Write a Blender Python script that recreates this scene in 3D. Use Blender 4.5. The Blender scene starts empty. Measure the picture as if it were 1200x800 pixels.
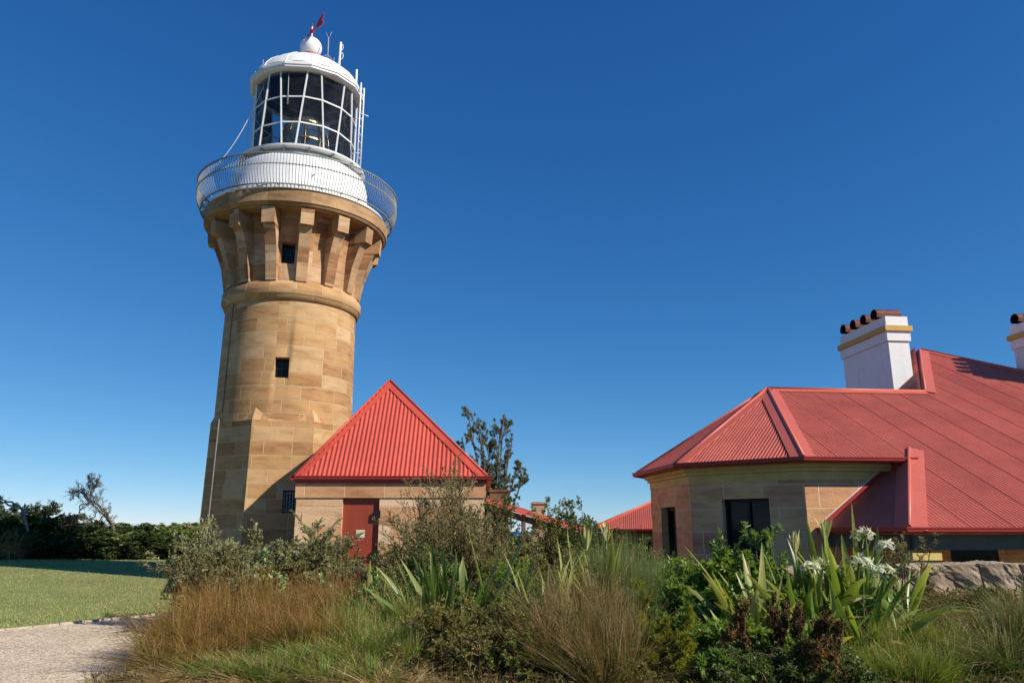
import bpy, math, random
import numpy as np
from math import sin, cos, pi, radians, atan, tan, hypot, atan2, sqrt
from mathutils import Vector, Matrix

# ------------------------------------------------------------------ camera, sky, sun, exposure
S = bpy.context.scene
COL = S.collection
PITCH = atan(220 / 900.0)
EYE = 1.6
cd = bpy.data.cameras.new('camera')
cam = bpy.data.objects.new('camera', cd)
COL.objects.link(cam)
cd.sensor_width = 36.0
cd.lens = 27.0
cd.clip_start = 0.05
cd.clip_end = 120000
cam.location = (0, 0, EYE)
cam.rotation_euler = (pi / 2 + PITCH, 0, 0)
S.camera = cam

SUN_EL = 34.0
SUN_AZ = 118.0          # clockwise from +Y
W = bpy.data.worlds.new('World')
S.world = W
W.use_nodes = True
nt = W.node_tree
nt.nodes.clear()
sky = nt.nodes.new('ShaderNodeTexSky')
sky.sky_type = 'NISHITA'
sky.sun_disc = False
sky.sun_elevation = radians(SUN_EL)
sky.sun_rotation = radians(SUN_AZ)
sky.altitude = 100
sky.air_density = 0.6
sky.dust_density = 0.0
sky.ozone_density = 6.0
# the photograph's sky: deep polarised blue overhead, still blue at the horizon
sp = nt.nodes.new('ShaderNodeSeparateColor')
cb_ = nt.nodes.new('ShaderNodeCombineColor')
nt.links.new(sky.outputs[0], sp.inputs[0])
for i_, (g_, p_) in enumerate(((0.61, 1.33), (1.27, 0.88), (2.30, 0.61))):
    pw = nt.nodes.new('ShaderNodeMath'); pw.operation = 'POWER'; pw.inputs[1].default_value = p_
    ml = nt.nodes.new('ShaderNodeMath'); ml.operation = 'MULTIPLY'; ml.inputs[1].default_value = g_
    nt.links.new(sp.outputs[i_], pw.inputs[0]); nt.links.new(pw.outputs[0], ml.inputs[0]); nt.links.new(ml.outputs[0], cb_.inputs[i_])
bg = nt.nodes.new('ShaderNodeBackground')
bg.inputs['Strength'].default_value = 0.078
wo = nt.nodes.new('ShaderNodeOutputWorld')
nt.links.new(cb_.outputs[0], bg.inputs['Color'])
nt.links.new(bg.outputs[0], wo.inputs[0])

sl = bpy.data.lights.new('sun', 'SUN')
sl.energy = 4.6
sl.angle = radians(0.5)
sl.color = (1.0, 0.92, 0.79)
sun = bpy.data.objects.new('sun', sl)
COL.objects.link(sun)
sdir = Vector((sin(radians(SUN_AZ)) * cos(radians(SUN_EL)), cos(radians(SUN_AZ)) * cos(radians(SUN_EL)), sin(radians(SUN_EL))))
sun.rotation_euler = sdir.to_track_quat('Z', 'Y').to_euler()
sun.location = (30, -20, 40)

S.view_settings.view_transform = 'Standard'
S.view_settings.look = 'None'
S.view_settings.exposure = 0.36
S.view_settings.gamma = 1.0
S.view_settings.use_curve_mapping = False
S.render.engine = 'CYCLES'
S.cycles.max_bounces = 6
S.cycles.diffuse_bounces = 2
S.cycles.glossy_bounces = 3
S.cycles.transmission_bounces = 4
S.cycles.transparent_max_bounces = 12
S.cycles.use_adaptive_sampling = True

rng = np.random.default_rng(11)

# ------------------------------------------------------------------ materials
def new_mat(name):
    m = bpy.data.materials.new(name)
    m.use_nodes = True
    t = m.node_tree
    t.nodes.clear()
    o = t.nodes.new('ShaderNodeOutputMaterial')
    b = t.nodes.new('ShaderNodeBsdfPrincipled')
    t.links.new(b.outputs[0], o.inputs[0])
    return m, t, b, o

def N(t, kind, **kw):
    n = t.nodes.new('ShaderNode' + kind)
    for k, v in kw.items():
        if k.startswith('i_'):
            n.inputs[k[2:].replace('_', ' ')].default_value = v
        else:
            setattr(n, k, v)
    return n

def ramp(t, fac, stops, interp='LINEAR'):
    r = N(t, 'ValToRGB')
    r.color_ramp.interpolation = interp
    e = r.color_ramp.elements
    while len(e) < len(stops):
        e.new(0.5)
    for el, (p, c) in zip(e, stops):
        el.position = p
        el.color = (c[0], c[1], c[2], 1)
    t.links.new(fac, r.inputs[0])
    return r.outputs[0]

def mixc(t, a, b, fac, mode='MIX'):
    n = N(t, 'Mix', data_type='RGBA', blend_type=mode)
    for s, v in ((n.inputs[0], fac), (n.inputs[6], a), (n.inputs[7], b)):
        if hasattr(v, 'is_linked'):
            t.links.new(v, s)
        elif isinstance(v, (int, float)):
            s.default_value = v
        else:
            s.default_value = (v[0], v[1], v[2], 1)
    return n.outputs[2]

def math_(t, op, a, b=None):
    n = N(t, 'Math', operation=op)
    for s, v in zip(n.inputs, (a, b)):
        if v is None:
            continue
        if hasattr(v, 'is_linked'):
            t.links.new(v, s)
        else:
            s.default_value = v
    return n.outputs[0]

def bump(t, b, h, strength, dist):
    n = N(t, 'Bump')
    n.inputs['Strength'].default_value = strength
    n.inputs['Distance'].default_value = dist
    t.links.new(h, n.inputs['Height'])
    t.links.new(n.outputs[0], b.inputs['Normal'])

def noise(t, vec, scale, detail=3, rough=0.55):
    n = N(t, 'TexNoise')
    n.inputs['Scale'].default_value = scale
    n.inputs['Detail'].default_value = detail
    n.inputs['Roughness'].default_value = rough
    if vec is not None:
        t.links.new(vec, n.inputs['Vector'])
    return n.outputs[0]

def stone_mat(name, tones, mortar, bw=1.05, rh=0.40, stain=0.45, joints=True):
    m, t, b, o = new_mat(name)
    uv = N(t, 'TexCoord')
    src = uv.outputs['UV']
    obj = uv.outputs['Object']
    br = N(t, 'TexBrick', offset=0.43, offset_frequency=2, squash=0.72, squash_frequency=3)
    br.inputs['Color1'].default_value = (0, 0, 0, 1)
    br.inputs['Color2'].default_value = (1, 1, 1, 1)
    br.inputs['Mortar'].default_value = (.5, .5, .5, 1)
    br.inputs['Scale'].default_value = 1.0
    br.inputs['Mortar Size'].default_value = 0.011
    br.inputs['Mortar Smooth'].default_value = 0.25
    br.inputs['Brick Width'].default_value = bw
    br.inputs['Row Height'].default_value = rh
    t.links.new(src, br.inputs['Vector'])
    # bedding bands, different in each block
    mp = N(t, 'Mapping')
    mp.inputs['Scale'].default_value = (1.1, 4.2, 1)
    t.links.new(src, mp.inputs[0])
    off = N(t, 'CombineXYZ')
    k = math_(t, 'MULTIPLY', br.outputs['Color'], 23.0)
    t.links.new(k, off.inputs[0]); t.links.new(k, off.inputs[1]); t.links.new(k, off.inputs[2])
    rot = N(t, 'VectorRotate', rotation_type='Z_AXIS')
    t.links.new(mp.outputs[0], rot.inputs['Vector'])
    t.links.new(math_(t, 'MULTIPLY', math_(t, 'SUBTRACT', br.outputs['Color'], 0.5), 0.5), rot.inputs['Angle'])
    ad = N(t, 'VectorMath', operation='ADD')
    t.links.new(rot.outputs[0], ad.inputs[0]); t.links.new(off.outputs[0], ad.inputs[1])
    band = noise(t, ad.outputs[0], 1.3, 5, 0.62)
    grain = noise(t, obj, 38, 3, 0.7)
    big = noise(t, obj, 0.75, 4, 0.6)
    tone = math_(t, 'ADD', math_(t, 'MULTIPLY', br.outputs['Color'], 0.62), math_(t, 'MULTIPLY', band, 0.36))
    c = ramp(t, tone, tones)
    c = mixc(t, c, ramp(t, band, [(0.34, (.66, .58, .50)), (0.5, (1, 1, 1)), (0.66, (1.10, 1.03, .93))]), 0.6, 'MULTIPLY')
    c = mixc(t, c, ramp(t, big, [(0.35, (.62, .56, .50)), (0.6, (1.05, 1.03, 1.0))]), stain, 'MULTIPLY')
    c = mixc(t, c, ramp(t, grain, [(0.3, (.8, .78, .75)), (0.7, (1.1, 1.1, 1.1))]), 0.6, 'MULTIPLY')
    if joints:
        c = mixc(t, c, mortar, math_(t, 'MULTIPLY', br.outputs['Fac'], 0.75))
    t.links.new(c, b.inputs['Base Color'])
    b.inputs['Roughness'].default_value = 0.9
    h = math_(t, 'ADD', math_(t, 'MULTIPLY', grain, 0.5), math_(t, 'MULTIPLY', band, 0.6))
    if joints:
        h = math_(t, 'SUBTRACT', h, math_(t, 'MULTIPLY', br.outputs['Fac'], 1.6))
    bump(t, b, h, 0.7, 0.025)
    return m

def paint_mat(name, col, rough=0.5, var=0.15, scale=3.0, spec=0.4, grime=None, metal=0.0, sheets=0.0):
    m, t, b, o = new_mat(name)
    tc = N(t, 'TexCoord')
    n1 = noise(t, tc.outputs['Object'], scale, 5, 0.6)
    n2 = noise(t, tc.outputs['Object'], scale * 14, 3, 0.6)
    lo = tuple(x * (1 - var) for x in col)
    hi = tuple(min(1, x * (1 + var)) for x in col)
    c = ramp(t, n1, [(0.3, lo), (0.7, hi)])
    c = mixc(t, c, ramp(t, n2, [(0.3, (.86, .85, .84)), (0.6, (1.03, 1.03, 1.03))]), 0.7, 'MULTIPLY')
    if grime:
        st = N(t, 'Mapping'); st.inputs['Scale'].default_value = (7, 7, 0.7)
        t.links.new(tc.outputs['Object'], st.inputs[0])
        n3 = noise(t, st.outputs[0], 1.0, 5, 0.65)
        c = mixc(t, c, grime, ramp(t, n3, [(0.55, (0, 0, 0)), (0.8, (.45, .45, .45))]))
    if sheets:
        sx = N(t, 'SeparateXYZ'); t.links.new(tc.outputs['Object'], sx.inputs[0])
        wn = N(t, 'TexWhiteNoise', noise_dimensions='1D')
        t.links.new(math_(t, 'FLOOR', math_(t, 'DIVIDE', sx.outputs[0], sheets)), wn.inputs['W'])
        c = mixc(t, c, ramp(t, wn.outputs[0], [(0, (.86, .85, .85)), (1, (1.08, 1.10, 1.10))]), 1.0, 'MULTIPLY')
        n4 = noise(t, tc.outputs['Object'], 0.45, 5, 0.7)
        c = mixc(t, c, ramp(t, n4, [(0.3, (.84, .80, .80)), (0.7, (1.08, 1.12, 1.14))]), 1.0, 'MULTIPLY')
    t.links.new(c, b.inputs['Base Color'])
    b.inputs['Roughness'].default_value = rough
    b.inputs['Specular IOR Level'].default_value = spec
    b.inputs['Metallic'].default_value = metal
    bump(t, b, n2, 0.15, 0.004)
    return m

FG = 1.75
def leaf_mat(name, root, tip, trans=0.28, rough=0.5, spec=0.3, mid=0.5):
    """tone = which leaf, along = position from stalk to tip; real pigment only."""
    m, t, b, o = new_mat(name)
    a = N(t, 'Attribute', attribute_name='tone')
    al = N(t, 'Attribute', attribute_name='along')
    root = [tuple(min(.85, v * FG) for v in c) for c in root] if max(root[0]) < .4 else root
    tip = [tuple(min(.85, v * FG) for v in c) for c in tip] if tip else tip
    k = len(root) - 1
    c1 = ramp(t, a.outputs['Fac'], [(i / k, c) for i, c in enumerate(root)])
    if tip is not None:
        k = len(tip) - 1
        c2 = ramp(t, a.outputs['Fac'], [(i / k, c) for i, c in enumerate(tip)])
        f = N(t, 'MapRange', interpolation_type='SMOOTHSTEP')
        f.inputs['From Min'].default_value = max(0, mid - 0.35)
        f.inputs['From Max'].default_value = min(1, mid + 0.35)
        t.links.new(al.outputs['Fac'], f.inputs['Value'])
        c = mixc(t, c1, c2, f.outputs[0])
    else:
        c = c1
    tc = N(t, 'TexCoord')
    n = noise(t, tc.outputs['Object'], 2.3, 3, 0.5)
    c = mixc(t, c, ramp(t, n, [(0.3, (.72, .78, .7)), (0.7, (1.2, 1.16, 1.12))]), 0.8, 'MULTIPLY')
    t.links.new(c, b.inputs['Base Color'])
    b.inputs['Roughness'].default_value = rough
    b.inputs['Specular IOR Level'].default_value = spec
    tr = N(t, 'BsdfTranslucent')
    t.links.new(mixc(t, c, (1.25, 1.2, .6), 1.0, 'MULTIPLY'), tr.inputs['Color'])
    mx = N(t, 'MixShader')
    mx.inputs[0].default_value = min(.45, trans + .12)
    t.links.new(b.outputs[0], mx.inputs[1]); t.links.new(tr.outputs[0], mx.inputs[2])
    t.links.new(mx.outputs[0], o.inputs[0])
    return m

def glass_mat(name, tint, dust=0.07):
    m, t, b, o = new_mat(name)
    tp = N(t, 'BsdfTransparent'); tp.inputs[0].default_value = (*tint, 1)
    gl = N(t, 'BsdfGlossy'); gl.inputs['Roughness'].default_value = 0.03
    df = N(t, 'BsdfDiffuse'); df.inputs[0].default_value = (.55, .57, .58, 1)
    tc = N(t, 'TexCoord')
    dn = ramp(t, noise(t, tc.outputs['Object'], 2.5, 4), [(0.3, (dust * .4,) * 3), (0.7, (dust * 1.6,) * 3)])
    fr = N(t, 'Fresnel'); fr.inputs[0].default_value = 1.45
    m1 = N(t, 'MixShader'); m2 = N(t, 'MixShader')
    t.links.new(fr.outputs[0], m1.inputs[0]); t.links.new(tp.outputs[0], m1.inputs[1]); t.links.new(gl.outputs[0], m1.inputs[2])
    t.links.new(dn, m2.inputs[0]); t.links.new(m1.outputs[0], m2.inputs[1]); t.links.new(df.outputs[0], m2.inputs[2])
    t.links.new(m2.outputs[0], o.inputs[0])
    return m

def dark_glass(name, col=(.012, .014, .016), rough=0.06):
    m, t, b, o = new_mat(name)
    tc = N(t, 'TexCoord')
    n = noise(t, tc.outputs['Object'], 1.5, 3)
    t.links.new(ramp(t, n, [(0.3, tuple(x * .6 for x in col)), (0.7, tuple(x * 1.5 for x in col))]), b.inputs['Base Color'])
    b.inputs['Roughness'].default_value = rough
    b.inputs['Specular IOR Level'].default_value = 0.18
    bump(t, b, n, 0.04, 0.01)
    return m

def ground_mat(name, cols, scale=6, fine=70, bs=0.6, bd=0.02, rough=0.95):
    m, t, b, o = new_mat(name)
    tc = N(t, 'TexCoord')
    v = tc.outputs['Object']
    a = noise(t, v, scale * 0.12, 4, 0.6)
    c1 = noise(t, v, scale, 5, 0.65)
    f = noise(t, v, fine, 3, 0.7)
    k = math_(t, 'ADD', math_(t, 'ADD', math_(t, 'MULTIPLY', a, .4), math_(t, 'MULTIPLY', c1, .35)), math_(t, 'MULTIPLY', f, .25))
    kk = len(cols) - 1
    c = ramp(t, k, [(0.33 + 0.34 * i / kk, q) for i, q in enumerate(cols)])
    t.links.new(c, b.inputs['Base Color'])
    b.inputs['Roughness'].default_value = rough
    b.inputs['Specular IOR Level'].default_value = 0.15
    bump(t, b, math_(t, 'ADD', f, c1), bs, bd)
    return m

def gravel_mat(name):
    m, t, b, o = new_mat(name)
    tc = N(t, 'TexCoord')
    v = tc.outputs['Object']
    vo = N(t, 'TexVoronoi'); vo.inputs['Scale'].default_value = 40
    t.links.new(v, vo.inputs['Vector'])
    sep = N(t, 'SeparateColor'); t.links.new(vo.outputs['Color'], sep.inputs[0])
    c = ramp(t, sep.outputs[0], [(0.0, (.30, .20, .12)), (0.25, (.58, .45, .30)), (0.7, (.74, .605, .43)), (1.0, (.90, .81, .64))])
    big = noise(t, v, 0.9, 5, 0.6)
    c = mixc(t, c, ramp(t, big, [(0.35, (.80, .76, .72)), (0.65, (1.05, 1.03, 1.0))]), 0.8, 'MULTIPLY')
    t.links.new(c, b.inputs['Base Color'])
    b.inputs['Roughness'].default_value = 0.95
    bump(t, b, math_(t, 'ADD', math_(t, 'MULTIPLY', vo.outputs['Distance'], -1.0), math_(t, 'MULTIPLY', noise(t, v, 9, 3), .6)), 0.8, 0.015)
    return m

M = {}
TW = [(0.08, (.36, .18, .075)), (0.38, (.48, .275, .12)), (0.62, (.55, .345, .165)), (0.92, (.60, .42, .25))]
M['tower_stone'] = stone_mat('tower sandstone', TW, (.60, .46, .28), 1.12, 0.405)
M['corbel_stone'] = stone_mat('corbel sandstone', [(0.15, (.27, .13, .06)), (0.38, (.45, .25, .12)), (0.62, (.54, .35, .20)), (0.9, (.62, .45, .30))], (.50, .37, .23), 1.7, 0.47, 0.7)
M['ledge_stone'] = stone_mat('weathered ledge sandstone', [(0.15, (.28, .17, .085)), (0.45, (.46, .29, .15)), (0.7, (.52, .35, .2)), (0.9, (.44, .20, .10))], (.42, .32, .2), 1.9, 0.6, 0.8)
M['annex_stone'] = stone_mat('annex sandstone', [(0.12, (.52, .25, .12)), (0.4, (.66, .40, .22)), (0.65, (.72, .49, .30)), (0.9, (.76, .58, .40))], (.70, .52, .34), 1.25, 0.42, 0.4)
M['house_stone'] = stone_mat('cottage sandstone', [(0.1, (.60, .29, .18)), (0.4, (.74, .42, .21)), (0.65, (.79, .51, .25)), (0.9, (.78, .59, .36))], (.84, .68, .46), 1.15, 0.46, 0.5)
M['wall_rock'] = stone_mat('lichen rock', [(0.12, (.32, .25, .185)), (0.38, (.52, .43, .33)), (0.6, (.64, .56, .43)), (0.75, (.72, .68, .56)), (0.9, (.50, .48, .41))], (.3, .3, .3), 3, 3, 1.0, False)
M['roof'] = paint_mat('red painted roof iron', (.50, .106, .066), 0.5, 0.12, 1.3, 0.45, (.30, .06, .05), 0.0, 0.762)
M['roof2'] = paint_mat('fresh red roof iron', (.62, .094, .060), 0.45, 0.08, 1.3, 0.4, (.42, .06, .05), 0.0, 0.84)
M['cap'] = paint_mat('red roof capping', (.56, .125, .080), 0.45, 0.07, 1.5, 0.45)
M['gutter'] = paint_mat('dark red gutter', (.36, .035, .028), 0.4, 0.10, 3, 0.45)
M['cream'] = paint_mat('ochre cream trim', (.66, .49, .16), 0.6, 0.12, 3, 0.3)
M['ochre'] = paint_mat('ochre band', (.60, .37, .10), 0.6, 0.08, 3, 0.3)
M['white'] = paint_mat('white paint', (.80, .80, .79), 0.5, 0.04, 2, 0.35, (.50, .46, .40))
M['white_clean'] = paint_mat('clean white paint', (.82, .82, .82), 0.45, 0.03, 2, 0.4)
M['grey'] = paint_mat('grey metal', (.33, .34, .35), 0.5, 0.1, 4, 0.5)
M['darkmetal'] = paint_mat('dark green iron', (.22, .235, .23), 0.5, 0.2, 6, 0.4)
M['black'] = paint_mat('black iron', (.012, .012, .013), 0.45, 0.2, 6, 0.4)
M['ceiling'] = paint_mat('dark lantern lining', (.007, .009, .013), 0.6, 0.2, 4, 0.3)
M['redpaint'] = paint_mat('red paint', (.50, .02, .022), 0.4, 0.1, 4, 0.45)
M['door'] = paint_mat('brown red door paint', (.30, .055, .028), 0.45, 0.12, 3, 0.35, (.20, .04, .02))
M['signplate'] = paint_mat('pale sign', (.66, .60, .42), 0.5, 0.08, 6)
M['copper'] = paint_mat('copper pots', (.30, .125, .085), 0.32, 0.25, 6, 0.5, (.10, .05, .04), 0.75)
M['soot'] = paint_mat('sooty pot lining', (.018, .013, .012), 0.9, 0.3, 6, 0.1)
M['brass'] = paint_mat('brass', (.50, .36, .16), 0.3, 0.15, 6, 0.5, None, 0.8)
M['timber'] = paint_mat('weathered timber', (.17, .105, .065), 0.8, 0.3, 5, 0.2)
M['greybeam'] = paint_mat('grey green beam', (.13, .13, .095), 0.6, 0.12, 4, 0.3)
M['bark'] = paint_mat('bark', (.13, .105, .08), 0.95, 0.4, 9, 0.1)
M['palebark'] = paint_mat('pale dead wood', (.26, .225, .19), 0.95, 0.35, 9, 0.1)
M['twig'] = paint_mat('brown twig', (.14, .095, .055), 0.9, 0.35, 9, 0.1)
M['edging'] = paint_mat('pale path edging', (.40, .34, .27), 0.9, 0.2, 5, 0.15)
M['lglass'] = glass_mat('lantern glass', (.70, .77, .80), 0.022)
M['lens'] = glass_mat('lens glass', (.72, .76, .70), 0.10)
M['pane'] = dark_glass('dark window glass')
M['gravel'] = gravel_mat('pale gravel')
M['soil'] = ground_mat('mulch soil', [(.022, .015, .010), (.055, .038, .024), (.12, .085, .055), (.22, .165, .11)], 7, 55, 0.9, 0.05)
M['sand'] = ground_mat('sandy bank', [(.12, .085, .055), (.24, .17, .105), (.34, .26, .17)], 7, 55, 0.9, 0.04)
M['lawn'] = ground_mat('mown lawn', [(.13, .165, .050), (.20, .225, .075), (.27, .27, .105), (.36, .32, .17)], 5, 45, 0.8, 0.03)
M['heath'] = ground_mat('headland scrub floor', [(.03, .035, .014), (.07, .075, .028), (.13, .115, .06)], 2, 20, 0.8, 0.06)
mm, t_, b_, o_ = new_mat('sea water')
b_.inputs['Base Color'].default_value = (.010, .050, .105, 1)
b_.inputs['Roughness'].default_value = 0.35
b_.inputs['Specular IOR Level'].default_value = 0.18
tc_ = N(t_, 'TexCoord')
bump(t_, b_, noise(t_, tc_.outputs['Object'], 0.05, 5), 0.5, 2.0)
M['sea'] = mm
# foliage
M['rust_grass'] = leaf_mat('rust tipped grass', [(.055, .085, .016), (.095, .12, .024), (.16, .14, .040)], [(.13, .105, .032), (.21, .095, .032), (.24, .115, .042), (.32, .21, .10)], 0.25, 0.5, 0.3, 0.6)
M['green_grass'] = leaf_mat('green rush', [(.050, .095, .014), (.085, .145, .022), (.13, .17, .035)], [(.10, .155, .028), (.14, .175, .04), (.25, .19, .07)], 0.25, 0.5, 0.3, 0.62)
M['straw_grass'] = leaf_mat('straw sedge', [(.10, .105, .032), (.17, .13, .055), (.25, .18, .085)], [(.30, .18, .085), (.38, .26, .13), (.42, .33, .19)], 0.22, 0.55, 0.25, 0.4)
M['reed'] = leaf_mat('brown grey reed', [(.055, .075, .024), (.09, .095, .032), (.15, .10, .045)], [(.07, .092, .03), (.12, .10, .04), (.21, .125, .055), (.30, .20, .11)], 0.2, 0.55, 0.25, 0.45)
M['fine_green'] = leaf_mat('grey green fine foliage', [(.045, .072, .024), (.075, .105, .036), (.11, .13, .05)], [(.085, .12, .042), (.115, .145, .055), (.16, .165, .075)], 0.25, 0.55, 0.25, 0.5)
M['dark_sedge'] = leaf_mat('dark sedge', [(.03, .05, .014), (.05, .075, .02), (.08, .10, .03)], [(.06, .085, .024), (.10, .12, .04), (.22, .17, .10)], 0.2, 0.5, 0.3, 0.6)
M['silver'] = leaf_mat('silver leaf', [(.11, .118, .058), (.18, .18, .095), (.27, .26, .155)], None, 0.2, 0.6, 0.2)
M['whitefleck'] = leaf_mat('pale edged leaf', [(.06, .11, .035), (.14, .20, .07), (.50, .52, .36)], None, 0.22, 0.45, 0.3)
M['wispy'] = leaf_mat('wispy leaf', [(.11, .105, .045), (.17, .155, .075), (.26, .215, .12)], None, 0.25, 0.6, 0.2)
M['dark_leaf'] = leaf_mat('dark leaf', [(.028, .050, .013), (.060, .088, .024), (.125, .140, .048)], None, 0.25, 0.45, 0.35)
M['olive_leaf'] = leaf_mat('olive leaf', [(.07, .085, .022), (.13, .14, .042), (.21, .19, .07)], None, 0.25, 0.5, 0.3)
M['brown_leaf'] = leaf_mat('brown green leaf', [(.095, .09, .03), (.165, .145, .052), (.24, .19, .08)], None, 0.25, 0.55, 0.2)
M['bright_leaf'] = leaf_mat('bright leaf', [(.065, .115, .016), (.115, .175, .03), (.19, .24, .06)], None, 0.32, 0.4, 0.4)
M['bank_leaf'] = leaf_mat('glossy leaf', [(.055, .11, .024), (.10, .165, .04), (.17, .22, .075)], None, 0.32, 0.35, 0.45)
M['fennel'] = leaf_mat('fennel thread', [(.09, .115, .012), (.15, .165, .018), (.22, .20, .03)], None, 0.35, 0.5, 0.2)
M['strap'] = leaf_mat('lily strap leaf', [(.055, .10, .016), (.10, .155, .03), (.16, .20, .05)], [(.085, .135, .024), (.14, .18, .042), (.27, .26, .09)], 0.25, 0.33, 0.45, 0.75)
M['strap_pale'] = leaf_mat('pale strap leaf', [(.10, .13, .03), (.16, .19, .05), (.24, .24, .09)], [(.16, .17, .05), (.24, .23, .08), (.38, .34, .16)], 0.25, 0.35, 0.4, 0.7)
M['spear'] = leaf_mat('dark spear leaf', [(.030, .060, .012), (.055, .095, .02), (.11, .145, .04)], [(.05, .085, .016), (.085, .125, .03), (.22, .22, .08)], 0.2, 0.35, 0.45, 0.75)
M['petal'] = leaf_mat('white petal', [(.70, .70, .62), (.80, .80, .76), (.84, .84, .82)], None, 0.3, 0.5, 0.2)
M['bud'] = leaf_mat('cream bud', [(.50, .50, .20), (.66, .62, .32), (.72, .68, .42)], None, 0.25, 0.5, 0.2)
M['seed'] = leaf_mat('dry seed head', [(.085, .045, .018), (.15, .08, .032), (.20, .12, .05)], None, 0.15, 0.7, 0.15)
M['seed_rust'] = leaf_mat('rusty seed head', [(.055, .032, .016), (.10, .055, .028), (.15, .085, .045)], None, 0.15, 0.7, 0.15)
M['orange_flower'] = leaf_mat('orange flower', [(.60, .10, .02), (.66, .16, .03), (.6, .3, .05)], None, 0.25, 0.5, 0.2)
M['bush_dark'] = leaf_mat('coastal bush leaf', [(.020, .030, .011), (.042, .058, .019), (.085, .10, .034)], None, 0.2, 0.5, 0.3)
M['bush_light'] = leaf_mat('light coastal bush leaf', [(.08, .115, .03), (.15, .19, .055), (.24, .26, .09)], None, 0.25, 0.5, 0.3)
M['banksia'] = leaf_mat('banksia leaf', [(.06, .068, .04), (.105, .112, .068), (.18, .175, .12)], None, 0.15, 0.5, 0.3)
M['litter'] = leaf_mat('leaf litter', [(.06, .045, .02), (.13, .085, .04), (.09, .11, .03)], None, 0.15, 0.7, 0.1)
M['turf'] = leaf_mat('turf blade', [(.14, .19, .055), (.21, .25, .085), (.36, .33, .17)], None, 0.25, 0.55, 0.2)

# ------------------------------------------------------------------ object helpers
def tag(o, label=None, cat=None, group=None, kind=None):
    for k, v in (('label', label), ('category', cat), ('group', group), ('kind', kind)):
        if v:
            o[k] = v
    return o

def empty(name, loc, label, cat, group=None, rz=0.0):
    o = bpy.data.objects.new(name, None)
    COL.objects.link(o)
    o.location = loc
    o.rotation_euler = (0, 0, rz)
    o.empty_display_size = 0.2
    return tag(o, label, cat, group)

def link(name, me, mat, parent=None, loc=None):
    o = bpy.data.objects.new(name, me)
    COL.objects.link(o)
    if mat is not None:
        mt = M[mat] if isinstance(mat, str) else mat
        if len(me.materials) == 0:
            me.materials.append(mt)
        elif me.materials[0] != mt:
            o.material_slots[0].link = 'OBJECT'
            o.material_slots[0].material = mt
    if parent is not None:
        o.parent = parent
    if loc is not None:
        o.location = loc
    return o

def np_mesh(name, V, F, attrs=None, smooth=False):
    """V (n,3), F (m,k) -> mesh; attrs {name: per-vertex float}"""
    me = bpy.data.meshes.new(name)
    V = np.asarray(V, np.float32); F = np.asarray(F, np.int32)
    me.vertices.add(len(V)); me.vertices.foreach_set('co', V.ravel())
    k = F.shape[1]
    me.loops.add(F.size); me.loops.foreach_set('vertex_index', F.ravel())
    me.polygons.add(len(F))
    me.polygons.foreach_set('loop_start', np.arange(0, F.size, k, dtype=np.int32))
    me.polygons.foreach_set('loop_total', np.full(len(F), k, np.int32))
    if smooth:
        me.polygons.foreach_set('use_smooth', np.ones(len(F), bool))
    me.update(calc_edges=True)
    for n, a in (attrs or {}).items():
        at = me.attributes.new(n, 'FLOAT', 'POINT')
        at.data.foreach_set('value', np.asarray(a, np.float32))
    return me

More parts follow.
